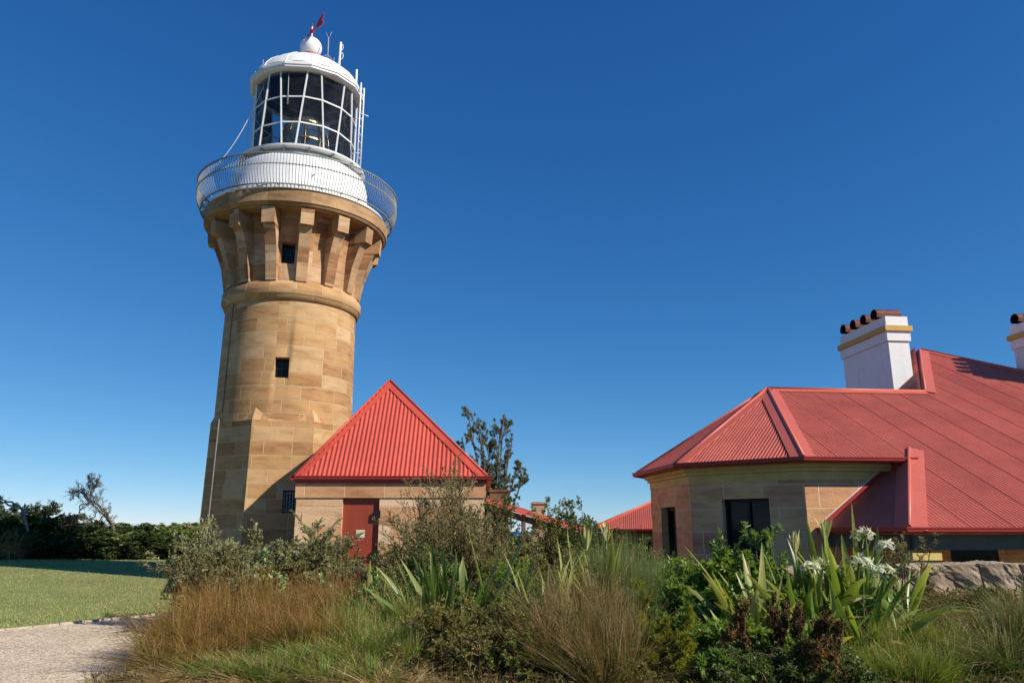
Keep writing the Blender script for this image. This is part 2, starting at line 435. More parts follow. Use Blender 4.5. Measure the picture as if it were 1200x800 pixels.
class MB:
    """small polygon builder with metre-scaled UVs"""
    def __init__(s, org=(0, 0, 0)):
        s.v = []; s.f = []; s.uv = []; s.sm = []; s.org = Vector(org)
    def face(s, pts, uv=None, smooth=False):
        pts = [Vector(p) for p in pts]
        i = len(s.v)
        s.v += pts
        s.f.append(list(range(i, i + len(pts))))
        if uv is None:
            n = Vector((0, 0, 0))
            for a, b in zip(pts, pts[1:] + pts[:1]):
                n += a.cross(b)
            n = n.normalized() if n.length > 0 else Vector((0, 0, 1))
            if abs(n.z) < 0.85:
                u = Vector((0, 0, 1)).cross(n).normalized()
                uv = [(p.dot(u), p.z) for p in pts]
            else:
                uv = [(p.x, p.y) for p in pts]
        s.uv.append(uv); s.sm.append(smooth)
    def box(s, c, d, rz=0.0, taper=1.0, tilt=None):
        m = Matrix.Rotation(rz, 3, 'Z')
        if tilt is not None:
            m = m @ Matrix.Rotation(tilt[1], 3, tilt[0])
        c = Vector(c)
        P = []
        for k, z in enumerate((-.5, .5)):
            t = taper if k else 1.0
            for x, y in ((-.5, -.5), (.5, -.5), (.5, .5), (-.5, .5)):
                P.append(c + m @ Vector((x * d[0] * t, y * d[1] * t, z * d[2])))
        for q in ((0, 3, 2, 1), (4, 5, 6, 7), (0, 1, 5, 4), (1, 2, 6, 5), (2, 3, 7, 6), (3, 0, 4, 7)):
            s.face([P[i] for i in q])
    def bar(s, a, b, w, h=None, up=(0, 0, 1)):
        """rectangular bar between two points"""
        a = Vector(a); b = Vector(b); h = h or w
        d = (b - a).normalized()
        u = Vector(up)
        if abs(d.dot(u)) > 0.98:
            u = Vector((0, 1, 0))
        x = d.cross(u).normalized(); y = x.cross(d).normalized()
        R = []
        for p in (a, b):
            R.append([p + x * sx * w / 2 + y * sy * h / 2 for sx, sy in ((-1, -1), (1, -1), (1, 1), (-1, 1))])
        for i in range(4):
            j = (i + 1) % 4
            s.face([R[0][i], R[0][j], R[1][j], R[1][i]])
        s.face(R[0][::-1]); s.face(R[1])
    def tube(s, pts, r, n=8, caps=True):
        pts = [Vector(p) for p in pts]
        rs = r if isinstance(r, (list, tuple)) else [r] * len(pts)
        rings = []
        ref = None
        for i, p in enumerate(pts):
            d = (pts[min(i + 1, len(pts) - 1)] - pts[max(i - 1, 0)]).normalized()
            if ref is None:
                ref = Vector((0, 0, 1)) if abs(d.z) < 0.9 else Vector((1, 0, 0))
            x = d.cross(ref).normalized(); y = x.cross(d).normalized()
            ref = y
            rings.append([p + (x * cos(2 * pi * k / n) + y * sin(2 * pi * k / n)) * rs[i] for k in range(n)])
        for a, b in zip(rings, rings[1:]):
            for k in range(n):
                j = (k + 1) % n
                s.face([a[k], a[j], b[j], b[k]], smooth=True)
        if caps:
            s.face(rings[0][::-1]); s.face(rings[-1])
    def lathe(s, prof, n=64, c=(0, 0), ph=0.0, smooth=True, holes=(), uR=None, closed=True):
        """prof [(z, r)] from low to high; holes (k0, k1, i) skip segs k0..k1 of row i"""
        full = n
        for i, ((z0, r0), (z1, r1)) in enumerate(zip(prof, prof[1:])):
            for k in range(n):
                if any(h[2] == i and h[0] <= k < h[1] for h in holes):
                    continue
                a0 = ph + 2 * pi * k / full; a1 = ph + 2 * pi * (k + 1) / full
                R = uR or max(r0, r1)
                P = [(c[0] + r * cos(a), c[1] + r * sin(a), z) for r, z, a in ((r0, z0, a0), (r0, z0, a1), (r1, z1, a1), (r1, z1, a0))]
                hz = abs(z1 - z0) < abs(r1 - r0) * 0.5
                uv = [(a * R, (z if not hz else r)) for r, z, a in ((r0, z0, a0), (r0, z0, a1), (r1, z1, a1), (r1, z1, a0))]
                if r1 < 1e-6:
                    P = P[:3]; uv = uv[:3]
                if r0 < 1e-6:
                    P = [P[0], P[2], P[3]]; uv = [uv[0], uv[2], uv[3]]
                s.face(P, uv, smooth)
    def panel(s, A0, B0, A1, B1, holes=(), depth=0.25, out=None):
        """wall facet bottom A0->B0, top A1->B1 (metres along, metres up) with rectangular openings and reveals"""
        A0, B0, A1, B1 = map(Vector, (A0, B0, A1, B1))
        L = (B0 - A0).length; Hh = ((A1 - A0).z + (B1 - B0).z) / 2
        ss = sorted({0.0, L, *[h[0] for h in holes], *[h[1] for h in holes]})
        ts = sorted({0.0, Hh, *[h[2] for h in holes], *[h[3] for h in holes]})
        P = lambda x, y: (A0.lerp(B0, x / L)).lerp(A1.lerp(B1, x / L), y / Hh)
        n = (B0 - A0).cross(A1 - A0).normalized()
        if out is not None and n.dot(Vector(out)) < 0:
            n = -n
        uvf = lambda x, y: (x + A0.x * 3.1, y + A0.z)
        for x0, x1 in zip(ss, ss[1:]):
            for y0, y1 in zip(ts, ts[1:]):
                if any(h[0] <= x0 + 1e-6 and x1 <= h[1] + 1e-6 and h[2] <= y0 + 1e-6 and y1 <= h[3] + 1e-6 for h in holes):
                    continue
                s.face([P(x0, y0), P(x1, y0), P(x1, y1), P(x0, y1)], [uvf(x0, y0), uvf(x1, y0), uvf(x1, y1), uvf(x0, y1)])
        res = []
        for h in holes:
            q = [P(h[0], h[2]), P(h[1], h[2]), P(h[1], h[3]), P(h[0], h[3])]
            r = [p - n * depth for p in q]
            for i in range(4):
                j = (i + 1) % 4
                s.face([q[i], q[j], r[j], r[i]])
            res.append((r, n))
        return res
    def build(s, name, mat, parent=None, merge=False, label=None):
        me = bpy.data.meshes.new(name)
        org = s.org
        me.from_pydata([tuple(p - org) for p in s.v], [], s.f)
        ul = me.uv_layers.new(name='UVMap')
        flat = [c for uv in s.uv for q in uv for c in q]
        ul.data.foreach_set('uv', flat)
        me.polygons.foreach_set('use_smooth', s.sm)
        if merge or any(s.sm):
            import bmesh
            bm = bmesh.new(); bm.from_mesh(me)
            bmesh.ops.remove_doubles(bm, verts=bm.verts, dist=1e-5)
            bm.to_mesh(me); bm.free()
        me.update()
        o = link(name, me, mat, parent)
        if parent is None:
            o.location = org
        return o

def ground(x, y):
    """height of the headland: flat lawn, a planted bank on the right, a lower terrace for the cottage"""
    x = np.asarray(x, float); y = np.asarray(y, float)
    ssx = lambda v, a, b: (lambda t: t * t * (3 - 2 * t))(np.clip((v - a) / (b - a), 0, 1))
    m = 0.62 * ssx(x, 2.0, 4.8) * ssx(y, 8.4, 11.0)
    drop = ssx(y, 11.75, 12.3) * ssx(x, 2.0, 3.6)
    bed = 0.12 * ssx(x, -4.6, -3.2) * ssx(y, 6.5, 8.5) * (1 - ssx(y, 14.0, 16.5)) * (1 - ssx(x, 3, 4))
    z = (m + 0) * (1 - drop) - 0.75 * drop + bed
    z = z + 0.42 * ssx(y, 16.0, 30.0) * ssx(-x, 4.5, 8.0)
    r = np.hypot(x, y - 20)
    return z - 125.0 * ssx(r, 74.0, 260.0) - 4 * ssx(r, 55, 74)

def G(x, y):
    return float(ground(x, y))

def spot(px, Y, zt=None):
    """world x of image column px at depth Y on the ground"""
    x = 0.0
    for _ in range(3):
        z = G(x, Y) if zt is None else zt
        x = (px - 600) / 900.0 * (cos(PITCH) * Y + sin(PITCH) * (z - EYE))
    return x

def ztop(py, Y):
    v = (400 - py) / 900.0
    return EYE + Y * (sin(PITCH) + cos(PITCH) * v) / (cos(PITCH) - sin(PITCH) * v)
#@@STRUCTURE
# ------------------------------------------------------------------ terrain, lawn, path, sea
def sheet(name, mat, xs, ys, lift, inside=None):
    X, Y = np.meshgrid(xs, ys, indexing='ij')
    Z = ground(X, Y) + lift
    V = np.stack([X, Y, Z], -1).reshape(-1, 3)
    nx, ny = len(xs), len(ys)
    i, j = np.meshgrid(np.arange(nx - 1), np.arange(ny - 1), indexing='ij')
    a = (i * ny + j).ravel()
    F = np.stack([a, a + ny, a + ny + 1, a + 1], 1)
    if inside is not None:
        c = V[F].mean(1)
        F = F[inside(c[:, 0], c[:, 1])]
        used = np.unique(F); mp = np.zeros(len(V), int); mp[used] = np.arange(len(used))
        V = V[used]; F = mp[F]
    o = link(name, np_mesh(name, V, F, None, True), mat)
    return tag(o, kind='structure')

dense = np.arange(-30, 30.01, 0.25)
xs = np.concatenate([np.linspace(-300, -32, 60), dense, np.linspace(32, 300, 60)])
ys = np.concatenate([np.linspace(-260, -6, 60), np.arange(-5, 45.01, 0.25), np.linspace(46, 320, 70)])
sheet('ground', 'heath', xs, ys, 0.0)

# gravel path: left edge line and right edge line as polylines over y
EL = [(-30.0, -4.0), (-16.0, 4.0), (-12.2, 8.0), (-9.9, 11.0), (-8.45, 12.95), (-7.6, 14.2), (-6.95, 15.3), (-6.2, 16.3), (-5.4, 17.1), (-4.6, 17.6)]
ER = [(-26.0, -8.0), (-12.0, 0.0), (-6.5, 5.0), (-4.5, 8.0), (-4.3, 9.5), (-4.5, 11.5), (-4.5, 13.0), (-3.9, 14.8), (-3.0, 16.2), (-2.2, 17.6)]
def resample(pts, n):
    pts = np.array(pts, float)
    d = np.r_[0, np.cumsum(np.hypot(*np.diff(pts, axis=0).T))]
    # smooth Catmull-like by dense linear + box filter
    u = np.linspace(0, d[-1], n)
    q = np.stack([np.interp(u, d, pts[:, k]) for k in (0, 1)], 1)
    for _ in range(3):
        q[1:-1] = (q[:-2] + 2 * q[1:-1] + q[2:]) / 4
    return q
el = resample(EL, 160); er = resample(ER, 160)
er = er + np.stack([rng.normal(0, .03, 160), rng.normal(0, .03, 160)], 1)
K = 10
V = np.concatenate([(el * (1 - k / K) + er * k / K) for k in range(K + 1)])
V = np.c_[V, ground(V[:, 0], V[:, 1]) * 0 + np.maximum(ground(V[:, 0], V[:, 1]), 0) + 0.008]
F = np.array([[k * 160 + i, (k + 1) * 160 + i, (k + 1) * 160 + i + 1, k * 160 + i + 1] for k in range(K) for i in range(159)])
tag(link('gravel_path', np_mesh('gravel_path', V, F, None, True), 'gravel'), kind='structure')

# lawn: from the path edge out to the scrub, wavy far edge
def far_edge(x):
    return 32.0 + 0.5 * np.sin(x * 0.7) + 0.4 * np.sin(x * 1.9 + 1)
n = 160
Vl = []
rows = 60
for k in range(rows + 1):
    f = k / rows
    for i in range(n):
        x0, y0 = el[i]
        # direction outwards: to the left and back
        tx = -34 + 30 * (i / n) ** 2.2
        ty = 12 + 20.0 * min(1, i / n * 1.6)
        if i > n * 0.55:
            tx = -24 + 14.5 * ((i / n - .55) / .45); ty = far_edge(tx)
        Vl.append((x0 + (tx - x0) * f, y0 + (ty - y0) * f, 0))
Vl = np.array(Vl)
Vl[:, 2] = ground(Vl[:, 0], Vl[:, 1]) + 0.014
F = np.array([[k * n + i, k * n + i + 1, (k + 1) * n + i + 1, (k + 1) * n + i] for k in range(rows) for i in range(n - 1)])
tag(link('lawn', np_mesh('lawn', Vl, F, None, True), 'lawn'), kind='structure')
# stone/timber edging between lawn and gravel: low segments
e = MB()
for i in range(30, 152, 2):
    a = el[i]; b = el[i + 2] if i + 2 < 160 else el[-1]
    d = b - a; L = hypot(*d)
    e.box(((a[0] + b[0]) / 2, (a[1] + b[1]) / 2, 0.012 + rng.uniform(-.004, .006)), (L - .012, 0.06, 0.045 + rng.uniform(0, .02)), atan2(d[1], d[0]) + rng.normal(0, .01))
tag(e.build('path_kerb', 'edging'), kind='structure')
# planted bed
def in_bed(x, y):
    xr = np.interp(y, [6, 7, 8, 9.5, 11.5, 13, 14.8, 16.2, 17.4], [-4.0, -4.1, -4.2, -4.1, -4.3, -4.3, -3.6, -2.7, -1.9])
    return (x > xr) & (y < 17.6)
sheet('garden_bed', 'soil', np.arange(-4.6, 13.01, .14), np.arange(5.5, 17.5, .14), 0.018, in_bed)

sea = MB()
for R0, R1 in ((0, 300), (300, 1500), (1500, 8000), (8000, 42000)):
    for k in range(48):
        a0 = 2 * pi * k / 48; a1 = 2 * pi * (k + 1) / 48
        P = [(R0 * cos(a0), R0 * sin(a0), -113), (R1 * cos(a0), R1 * sin(a0), -113), (R1 * cos(a1), R1 * sin(a1), -113), (R0 * cos(a1), R0 * sin(a1), -113)]
        sea.face(P if R0 else P[1:] [:0] + [P[0], P[1], P[2]])
tag(sea.build('sea', 'sea'), kind='structure')

# ------------------------------------------------------------------ lighthouse
TY = 24.0; SC = TY / 22.5
TX = -0.2995 * TY + 0.05
def tz(z): return EYE + (z - EYE) * SC
PHI = atan2(-.962, .272)            # facet that faces the viewer
TC = (TX, TY)
light = empty('lighthouse', (TX, TY, 0), 'tall golden sandstone lighthouse with white lantern room, standing behind the small red-roofed store', 'lighthouse')
def tmb(): return MB((TX, TY, 0))
def tp(ang, r, z): return Vector((TX + r * cos(ang), TY + r * sin(ang), z))

# octagonal battered base
base = tmb()
zb0, zb1 = -0.35, tz(4.45)
ir0, ir1 = 2.02 * SC, 1.945 * SC
cr0, cr1 = ir0 / cos(pi / 8), ir1 / cos(pi / 8)
base_win = None
Rsh0, Rsh1 = 1.94 * SC, 1.90 * SC
for k in range(8):
    a0 = PHI - pi / 8 + k * pi / 4; a1 = a0 + pi / 4
    A0, B0, A1, B1 = tp(a0, cr0, zb0), tp(a1, cr0, zb0), tp(a0, cr1, zb1), tp(a1, cr1, zb1)
    holes = []
    if k == 0:
        zc0, zc1 = ztop(601, 22.0) - zb0, ztop(574, 22.0) - zb0
        holes = [(1.02, 1.42, zc0, zc1)]
    r = base.panel(A0, B0, A1, B1, holes, 0.28, (cos(a0 + pi / 8), sin(a0 + pi / 8), 0))
    if r:
        base_win = r[0]
    # sloping shoulder from the octagon edge back to the round shaft + broach at each corner
    zs = tz(4.80)
    n = 8
    for j in range(n):
        b0 = a0 + (a1 - a0) * j / n; b1 = a0 + (a1 - a0) * (j + 1) / n
        e0 = A1.lerp(B1, j / n); e1 = A1.lerp(B1, (j + 1) / n)
        def top(b, f):
            w = abs(f - .5) * 2
            return tp(b, Rsh0 + .004, zb1 + (zs - zb1) * (0.05 + .95 * max(0, (w - .45) / .55)))
        base.face([e0, e1, top(b1, (j + 1) / n), top(b0, j / n)])
base.build('octagonal_base', 'tower_stone', light)
# barred base window
w = tmb(); (q, nn) = base_win
w.face([p + nn * .002 for p in q])
wo_ = w.build('window', 'pane', light)
wb = tmb()
for i in range(5):
    f = (i + .5) / 5
    wb.tube([q[0].lerp(q[1], f) + nn * .16, q[3].lerp(q[2], f) + nn * .16], 0.016, 6)
for f in (.12, .88):
    wb.bar(q[0].lerp(q[3], f) + nn * .16, q[1].lerp(q[2], f) + nn * .16, 0.03, 0.02)
wb.build('window_bars', 'grey', wo_)

# round shaft with one window opening
NS = 96
segA = 2 * pi / NS
shaft = tmb()
zw0, zw1 = ztop(442, TY - 2.05), ztop(418, TY - 2.05)
lerpR = lambda z: Rsh0 + (Rsh1 - Rsh0) * (z - zb1) / (tz(7.87) - zb1)
prof = [(z, lerpR(z)) for z in (zb1 - .02, zw0, zw1, tz(7.87))]
wang = PHI - 0.075
ph = wang - 1.5 * segA
shaft.lathe(prof, NS, TC, ph, True, [(0, 3, 1)], Rsh0)
R1 = lerpR((zw0 + zw1) / 2)
def recess(mb, a0, a1, z0, z1, ro0, ro1, dep):
    q = [tp(a0, ro0, z0), tp(a1, ro0, z0), tp(a1, ro1, z1), tp(a0, ro1, z1)]
    am = (a0 + a1) / 2
    d = Vector((cos(am), sin(am), 0)) * dep
    r = [p - d for p in q]
    for i in range(4):
        j = (i + 1) % 4
        mb.face([q[i], q[j], r[j], r[i]])
    return r, Vector((cos(am), sin(am), 0))
r, d = recess(shaft, ph, ph + 3 * segA, zw0, zw1, lerpR(zw0), lerpR(zw1), 0.3)
shaft.build('shaft', 'tower_stone', light)
w = tmb(); w.face([p + d * .002 for p in r])
wp = w.build('window', 'pane', light)
w = tmb()
w.bar(r[0].lerp(r[3], .5) + d * .03, r[1].lerp(r[2], .5) + d * .03, .03, .03)
w.bar(r[0].lerp(r[1], .5) + d * .034, r[3].lerp(r[2], .5) + d * .034, .03, .03)
w.build('window_frame', 'black', wp)

st = tmb()
zz = [(7.85, 1.88), (7.87, 1.96), (7.97, 1.98), (8.0, 2.01), (8.03, 2.035), (8.27, 2.035), (8.31, 2.0), (8.40, 1.94), (8.41, 1.8)]
st.lathe([(tz(z), r_ * SC) for z, r_ in zz], 128, TC, 0, True, (), 2.1 * SC)
st.build('string_course', 'tower_stone', light)

# flared drum behind the corbels, with a window
fl = tmb()
fz = [8.40, 8.66, 8.75, 9.32, 9.62, 9.9, 10.15, 10.42]
fr_ = [1.87, 1.875, 1.88, 1.905, 1.935, 1.985, 2.05, 2.14]
zcw0, zcw1 = ztop(307, TY - 2.1), ztop(283, TY - 2.1)
pf = sorted([(tz(z), np.interp(z, fz, fr_) * SC) for z in fz] + [(z, float(np.interp((z - EYE) / SC + EYE, fz, fr_)) * SC) for z in (zcw0, zcw1)])
rows_hit = [i for i, (a, b) in enumerate(zip(pf, pf[1:])) if a[0] >= zcw0 - 1e-6 and b[0] <= zcw1 + 1e-6]
cang = PHI - 0.105
ph2 = cang - 1.5 * segA
fl.lathe(pf, NS, TC, ph2, True, [(0, 3, i) for i in rows_hit], 2.2 * SC)
rr = lambda z: float(np.interp((z - EYE) / SC + EYE, fz, fr_)) * SC
r, d = recess(fl, ph2, ph2 + 3 * segA, zcw0, zcw1, rr(zcw0), rr(zcw1), 0.3)
fl.build('flared_drum', 'corbel_stone', light)
w = tmb(); w.face([p + d * .002 for p in r])
wp = w.build('window', 'pane', light)
w = tmb()
w.bar(r[0].lerp(r[3], .5) + d * .03, r[1].lerp(r[2], .5) + d * .03, .03, .03)
w.build('window_frame', 'black', wp)

# fifteen corbels: tapering pilaster with a stepped block on top
for k in range(15):
    a = PHI + radians(6.0) + k * 2 * pi / 15
    c = tmb()
    er_ = Vector((cos(a), sin(a), 0)); et = Vector((-sin(a), cos(a), 0))
    def sec(z, r_out, hw, r_in):
        o = Vector((TX, TY, 0))
        return [o + er_ * r_in * SC + et * -hw + Vector((0, 0, tz(z))), o + er_ * r_out * SC - et * hw + Vector((0, 0, tz(z))),
                o + er_ * r_out * SC + et * hw + Vector((0, 0, tz(z))), o + er_ * r_in * SC + et * hw + Vector((0, 0, tz(z)))]
    lv = [(8.40, 1.99, .16, 1.75), (9.15, 2.13, .17, 1.78), (9.70, 2.33, .175, 1.82), (9.88, 2.43, .175, 1.86)]
    bl = [(9.881, 2.46, .195, 1.86), (9.90, 2.56, .195, 1.86), (10.36, 2.60, .195, 1.98)]
    for L_ in (lv, bl):
        ss_ = [sec(*q) for q in L_]
        for s0, s1 in zip(ss_, ss_[1:]):
            for i in range(3):
                c.face([s0[i], s0[i + 1], s1[i + 1], s1[i]])
        c.face(ss_[0][::-1]); c.face(ss_[-1])
    c.build('corbel', 'corbel_stone', light)

lg = tmb()
zz = [(10.34, 2.0), (10.35, 2.54), (10.39, 2.58), (10.395, 2.66), (10.43, 2.69), (10.46, 2.70), (10.47, 2.735), (10.83, 2.755), (10.87, 2.73), (10.88, 1.5)]
lg.lathe([(tz(z), r_ * SC) for z, r_ in zz], 128, TC, 0, False, (), 2.9 * SC)
lg.build('ledge', 'ledge_stone', light)

kb = tmb()
kb.lathe([(tz(10.885), 2.55 * SC), (tz(10.885), 2.66 * SC), (tz(10.99), 2.66 * SC), (tz(11.0), 2.55 * SC), (tz(10.9), 2.5 * SC)], 96, TC, 0, False)
kb.build('gallery_curb', 'white', light)
# railing: rails + bellied balusters
rail = tmb()
def ring(mb, z, r_, w_, h_, n=128):
    mb.lathe([(z - h_ / 2, r_ - w_ / 2), (z - h_ / 2, r_ + w_ / 2), (z + h_ / 2, r_ + w_ / 2), (z + h_ / 2, r_ - w_ / 2), (z - h_ / 2, r_ - w_ / 2)], n, TC, 0, False)
zt_, zb_ = tz(11.78), tz(10.92)
ring(rail, zt_, 3.02 * SC, .045, .032)
ring(rail, zb_, 2.86 * SC, .04, .03)
ring(rail, zb_ + (zt_ - zb_) * .62, 3.005 * SC, .018, .025)
rail_o = rail.build('railing', 'darkmetal', light)
bm_pts = []
for f in np.linspace(0, 1, 9):
    z = zb_ + (zt_ - zb_) * f
    r_ = np.interp(f, [0, .15, .35, .55, .75, .9, 1], [2.86, 2.93, 3.0, 3.02, 3.0, 2.995, 3.02]) * SC
    bm_pts.append((r_, z))
NB = 216
order = sorted(range(NB), key=lambda k: -cos(2 * pi * k / NB - PHI))
proto = MB((0, 0, 0))
proto.tube([(p[0], 0, p[1]) for p in bm_pts], 0.0095, 5)
zk = zb_ + (zt_ - zb_) * .62
proto.tube([(3.01 * SC, 0, zk - .045), (3.01 * SC, 0, zk), (3.01 * SC, 0, zk + .045)], [.010, .026, .010], 6)
pb = proto.build('baluster', 'darkmetal', rail_o)
def baluster_at(o, k):
    o.location = (0, 0, 0); o.rotation_euler = (0, 0, 2 * pi * k / NB)
baluster_at(pb, order[0])
for k in order[1:100]:
    c = pb.copy(); COL.objects.link(c); c.parent = rail_o; baluster_at(c, k)
back = tmb()
for k in order[100:]:
    a = 2 * pi * k / NB
    back.tube([tp(a, p[0], p[1]) for p in bm_pts[::2]], 0.0115, 4)
tag(back.build('baluster', 'darkmetal', rail_o), kind='stuff')
# small supports that carry the rail outside the ledge
for k in range(30):
    a = PHI + 2 * pi * k / 30
    sup = tmb()
    sup.bar(tp(a, 2.80 * SC, tz(10.885) + .02), tp(a, 2.87 * SC, zb_), .03, .03)
    sup.build('rail_support', 'darkmetal', rail_o)

# white lantern pedestal
dr = tmb()
zz = [(10.87, 2.16), (10.95, 2.16), (10.96, 2.13), (12.0, 2.06), (12.22, 2.0), (12.28, 1.98), (12.50, 1.70), (12.72, 1.66), (12.74, 1.4)]
dr.lathe([(tz(z), r_ * SC) for z, r_ in zz], 96, TC, 0, True, (), 2 * SC)
dr.build('lantern_pedestal', 'white', light)
ct = tmb()
ct.lathe([(tz(12.575), 1.70 * SC), (tz(12.58), 1.95 * SC), (tz(12.63), 1.96 * SC), (tz(12.64), 1.66 * SC)], 96, TC, 0, False)
ct_o = ct.build('catwalk', 'white_clean', light)
for k in range(16):
    a = PHI + .1 + 2 * pi * k / 16
    cb = tmb()
    cb.bar(tp(a, 1.70 * SC, tz(12.38)), tp(a, 1.94 * SC, tz(12.57)), .03, .05)
    cb.bar(tp(a, 1.6 * SC, tz(12.56)), tp(a, 1.94 * SC, tz(12.56)), .03, .03)
    cb.build('catwalk_bracket', 'grey', ct_o)
for zc in (12.0, 11.5):
    pass
# lantern glazing: sixteen bars that lean alternately, three rows of panes
zg0, zg1 = tz(12.73), tz(15.30)
RG = 1.60 * SC
NP = 8
PG = PHI + radians(-15.5)
bars = tmb(); panes = []
def bar_ang(i, f):
    """angle of bar i at height fraction f"""
    mid = PG + (i + .5) * pi / NP
    lean = radians(3.9) * (1 if i % 2 == 0 else -1)
    return mid + lean * (1 - 2 * f) * (-1)
gz = [0.0, 0.31, 0.645, 1.0]
for i in range(2 * NP):
    for f0, f1 in zip(gz, gz[1:]):
        bars.bar(tp(bar_ang(i, f0), RG, zg0 + (zg1 - zg0) * f0), tp(bar_ang(i, f1), RG, zg0 + (zg1 - zg0) * f1), .042, .05, (cos(PG), sin(PG), 0))
    for f in gz:
        bars.bar(tp(bar_ang(i, f), RG, zg0 + (zg1 - zg0) * f), tp(bar_ang(i + 1 if i + 1 < 2 * NP else 0, f), RG, zg0 + (zg1 - zg0) * f), .038, .042)
gb = bars.build('glazing_bars', 'white_clean', light)
for i in range(2 * NP):
    j = (i + 1) % (2 * NP)
    g = tmb()
    for f0, f1 in zip(gz, gz[1:]):
        z0, z1 = zg0 + (zg1 - zg0) * f0, zg0 + (zg1 - zg0) * f1
        g.face([tp(bar_ang(i, f0), RG - .012, z0), tp(bar_ang(j, f0), RG - .012, z0), tp(bar_ang(j, f1), RG - .012, z1), tp(bar_ang(i, f1), RG - .012, z1)])
    g.build('glass_pane', 'lglass', gb)
# roof cornice, dome, ceiling
co = tmb()
zz = [(15.26, 1.50), (15.262, 1.74), (15.30, 1.80), (15.36, 1.80), (15.37, 1.83), (15.44, 1.83), (15.52, 1.76), (15.53, 1.4)]
co.lathe([(tz(z), r_ * SC) for z, r_ in zz], 14, TC, PHI + .05, False)
co.build('cornice', 'white_clean', light)
dm = tmb()
zz = [(15.50, 1.76), (15.68, 1.68), (15.88, 1.53), (16.08, 1.31), (16.28, 1.03), (16.44, .73), (16.55, .46), (16.60, .43), (16.66, .41), (16.70, .22)]
dm.lathe([(tz(z), r_ * SC) for z, r_ in zz], 56, TC, PHI, True)
for k in range(14):
    a = PHI + .05 + 2 * pi * k / 14
    dm.tube([tp(a, (r_ + .004) * SC, tz(z)) for z, r_ in zz[:7]], .013, 4, False)
dm.build('dome', 'white', light)
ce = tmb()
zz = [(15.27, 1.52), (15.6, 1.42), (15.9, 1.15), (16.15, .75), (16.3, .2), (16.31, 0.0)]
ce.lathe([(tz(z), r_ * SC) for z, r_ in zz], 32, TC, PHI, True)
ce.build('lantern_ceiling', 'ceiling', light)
nk = tmb(); nk.lathe([(tz(16.68), .235 * SC), (tz(16.71), .25 * SC), (tz(16.83), .24 * SC), (tz(16.9), .17 * SC)], 24, TC)
nk.build('ball_collar', 'redpaint', light)
bl = tmb()
bl.lathe([(tz(17.14) - .36 * SC * cos(t), max(0, .36 * SC * sin(t))) for t in np.linspace(0, pi, 21)], 32, TC)
bl.build('vent_ball', 'white', light)
# weather vane
vs = tmb(); vs.tube([(TX, TY, tz(17.46)), (TX, TY, tz(17.98))], [.045, .02], 8)
vo = vs.build('vane_spindle', 'white', light)
va = tmb()
zv = tz(17.76)
va_d = Vector((.62, -.78, 0)).normalized(); vside = Vector((-va_d.y, va_d.x, 0))
c0 = Vector((TX, TY, zv))
va.tube([c0 - va_d * .48, c0 + va_d * .55], .028, 6)
va.lathe([(zv - .09, .03), (zv - .05, .075), (zv + .05, .075), (zv + .09, .03)], 12, TC)
va.tube([(TX, TY, tz(17.96)), (TX, TY, tz(18.1))], [.04, .005], 6)
va.tube([c0 - va_d * .44, c0 - va_d * .54, c0 - va_d * .74], [.025, .085, .004], 8)
# swallow-tail feather: thin solid plate
out = [(.40, 0), (.50, .15), (.98, .21), (.86, 0), (.98, -.21), (.50, -.15)]
for sgn in (1, -1):
    va.face([c0 + va_d * x + Vector((0, 0, y)) + vside * .012 * sgn for x, y in (out if sgn > 0 else out[::-1])])
for (x0, y0), (x1, y1) in zip(out, out[1:] + out[:1]):
    va.face([c0 + va_d * x0 + Vector((0, 0, y0)) + vside * .012, c0 + va_d * x1 + Vector((0, 0, y1)) + vside * .012,
             c0 + va_d * x1 + Vector((0, 0, y1)) - vside * .012, c0 + va_d * x0 + Vector((0, 0, y0)) - vside * .012])
va.build('vane_arrow', 'redpaint', vo)
# beehive lens inside, on a pedestal
ln = tmb()
rings_ = []
for i in range(17):
    f = i / 16
    z = 12.95 + 1.75 * f
    r_ = .78 * (1 - max(0, (f - .35) / .65) ** 2 * .78)
    rings_ += [(tz(z), r_ * SC), (tz(z + .045), (r_ - .05) * SC)]
ln.lathe(rings_, 40, TC, 0, False)
lo = ln.build('lens', 'lens', light)
lf = tmb()
for i in (0, 5, 11, 16):
    f = i / 16; z = tz(12.95 + 1.75 * f); r_ = .78 * (1 - max(0, (f - .35) / .65) ** 2 * .78) * SC + .02
    lf.lathe([(z - .025, r_ - .02), (z - .025, r_ + .015), (z + .025, r_ + .015), (z + .025, r_ - .02)], 40, TC, 0, False)
for k in range(10):
    a = 2 * pi * k / 10
    lf.tube([tp(a, (.78 * (1 - max(0, (f - .35) / .65) ** 2 * .78)) * SC + .01, tz(12.95 + 1.75 * f)) for f in np.linspace(0, 1, 8)], .016, 5)
lf.lathe([(tz(14.7), .15), (tz(14.8), .12), (tz(14.85), 0)], 12, TC)
lf.lathe([(tz(12.84), .65), (tz(12.94), .7)], 20, TC)
lf.build('lens_frame', 'brass', lo)
ps = tmb(); ps.lathe([(tz(12.84), .42), (tz(13.5), .12), (tz(13.9), .1), (tz(13.92), 0)], 16, TC)
ps.build('lamp_stand', 'ceiling', lo)
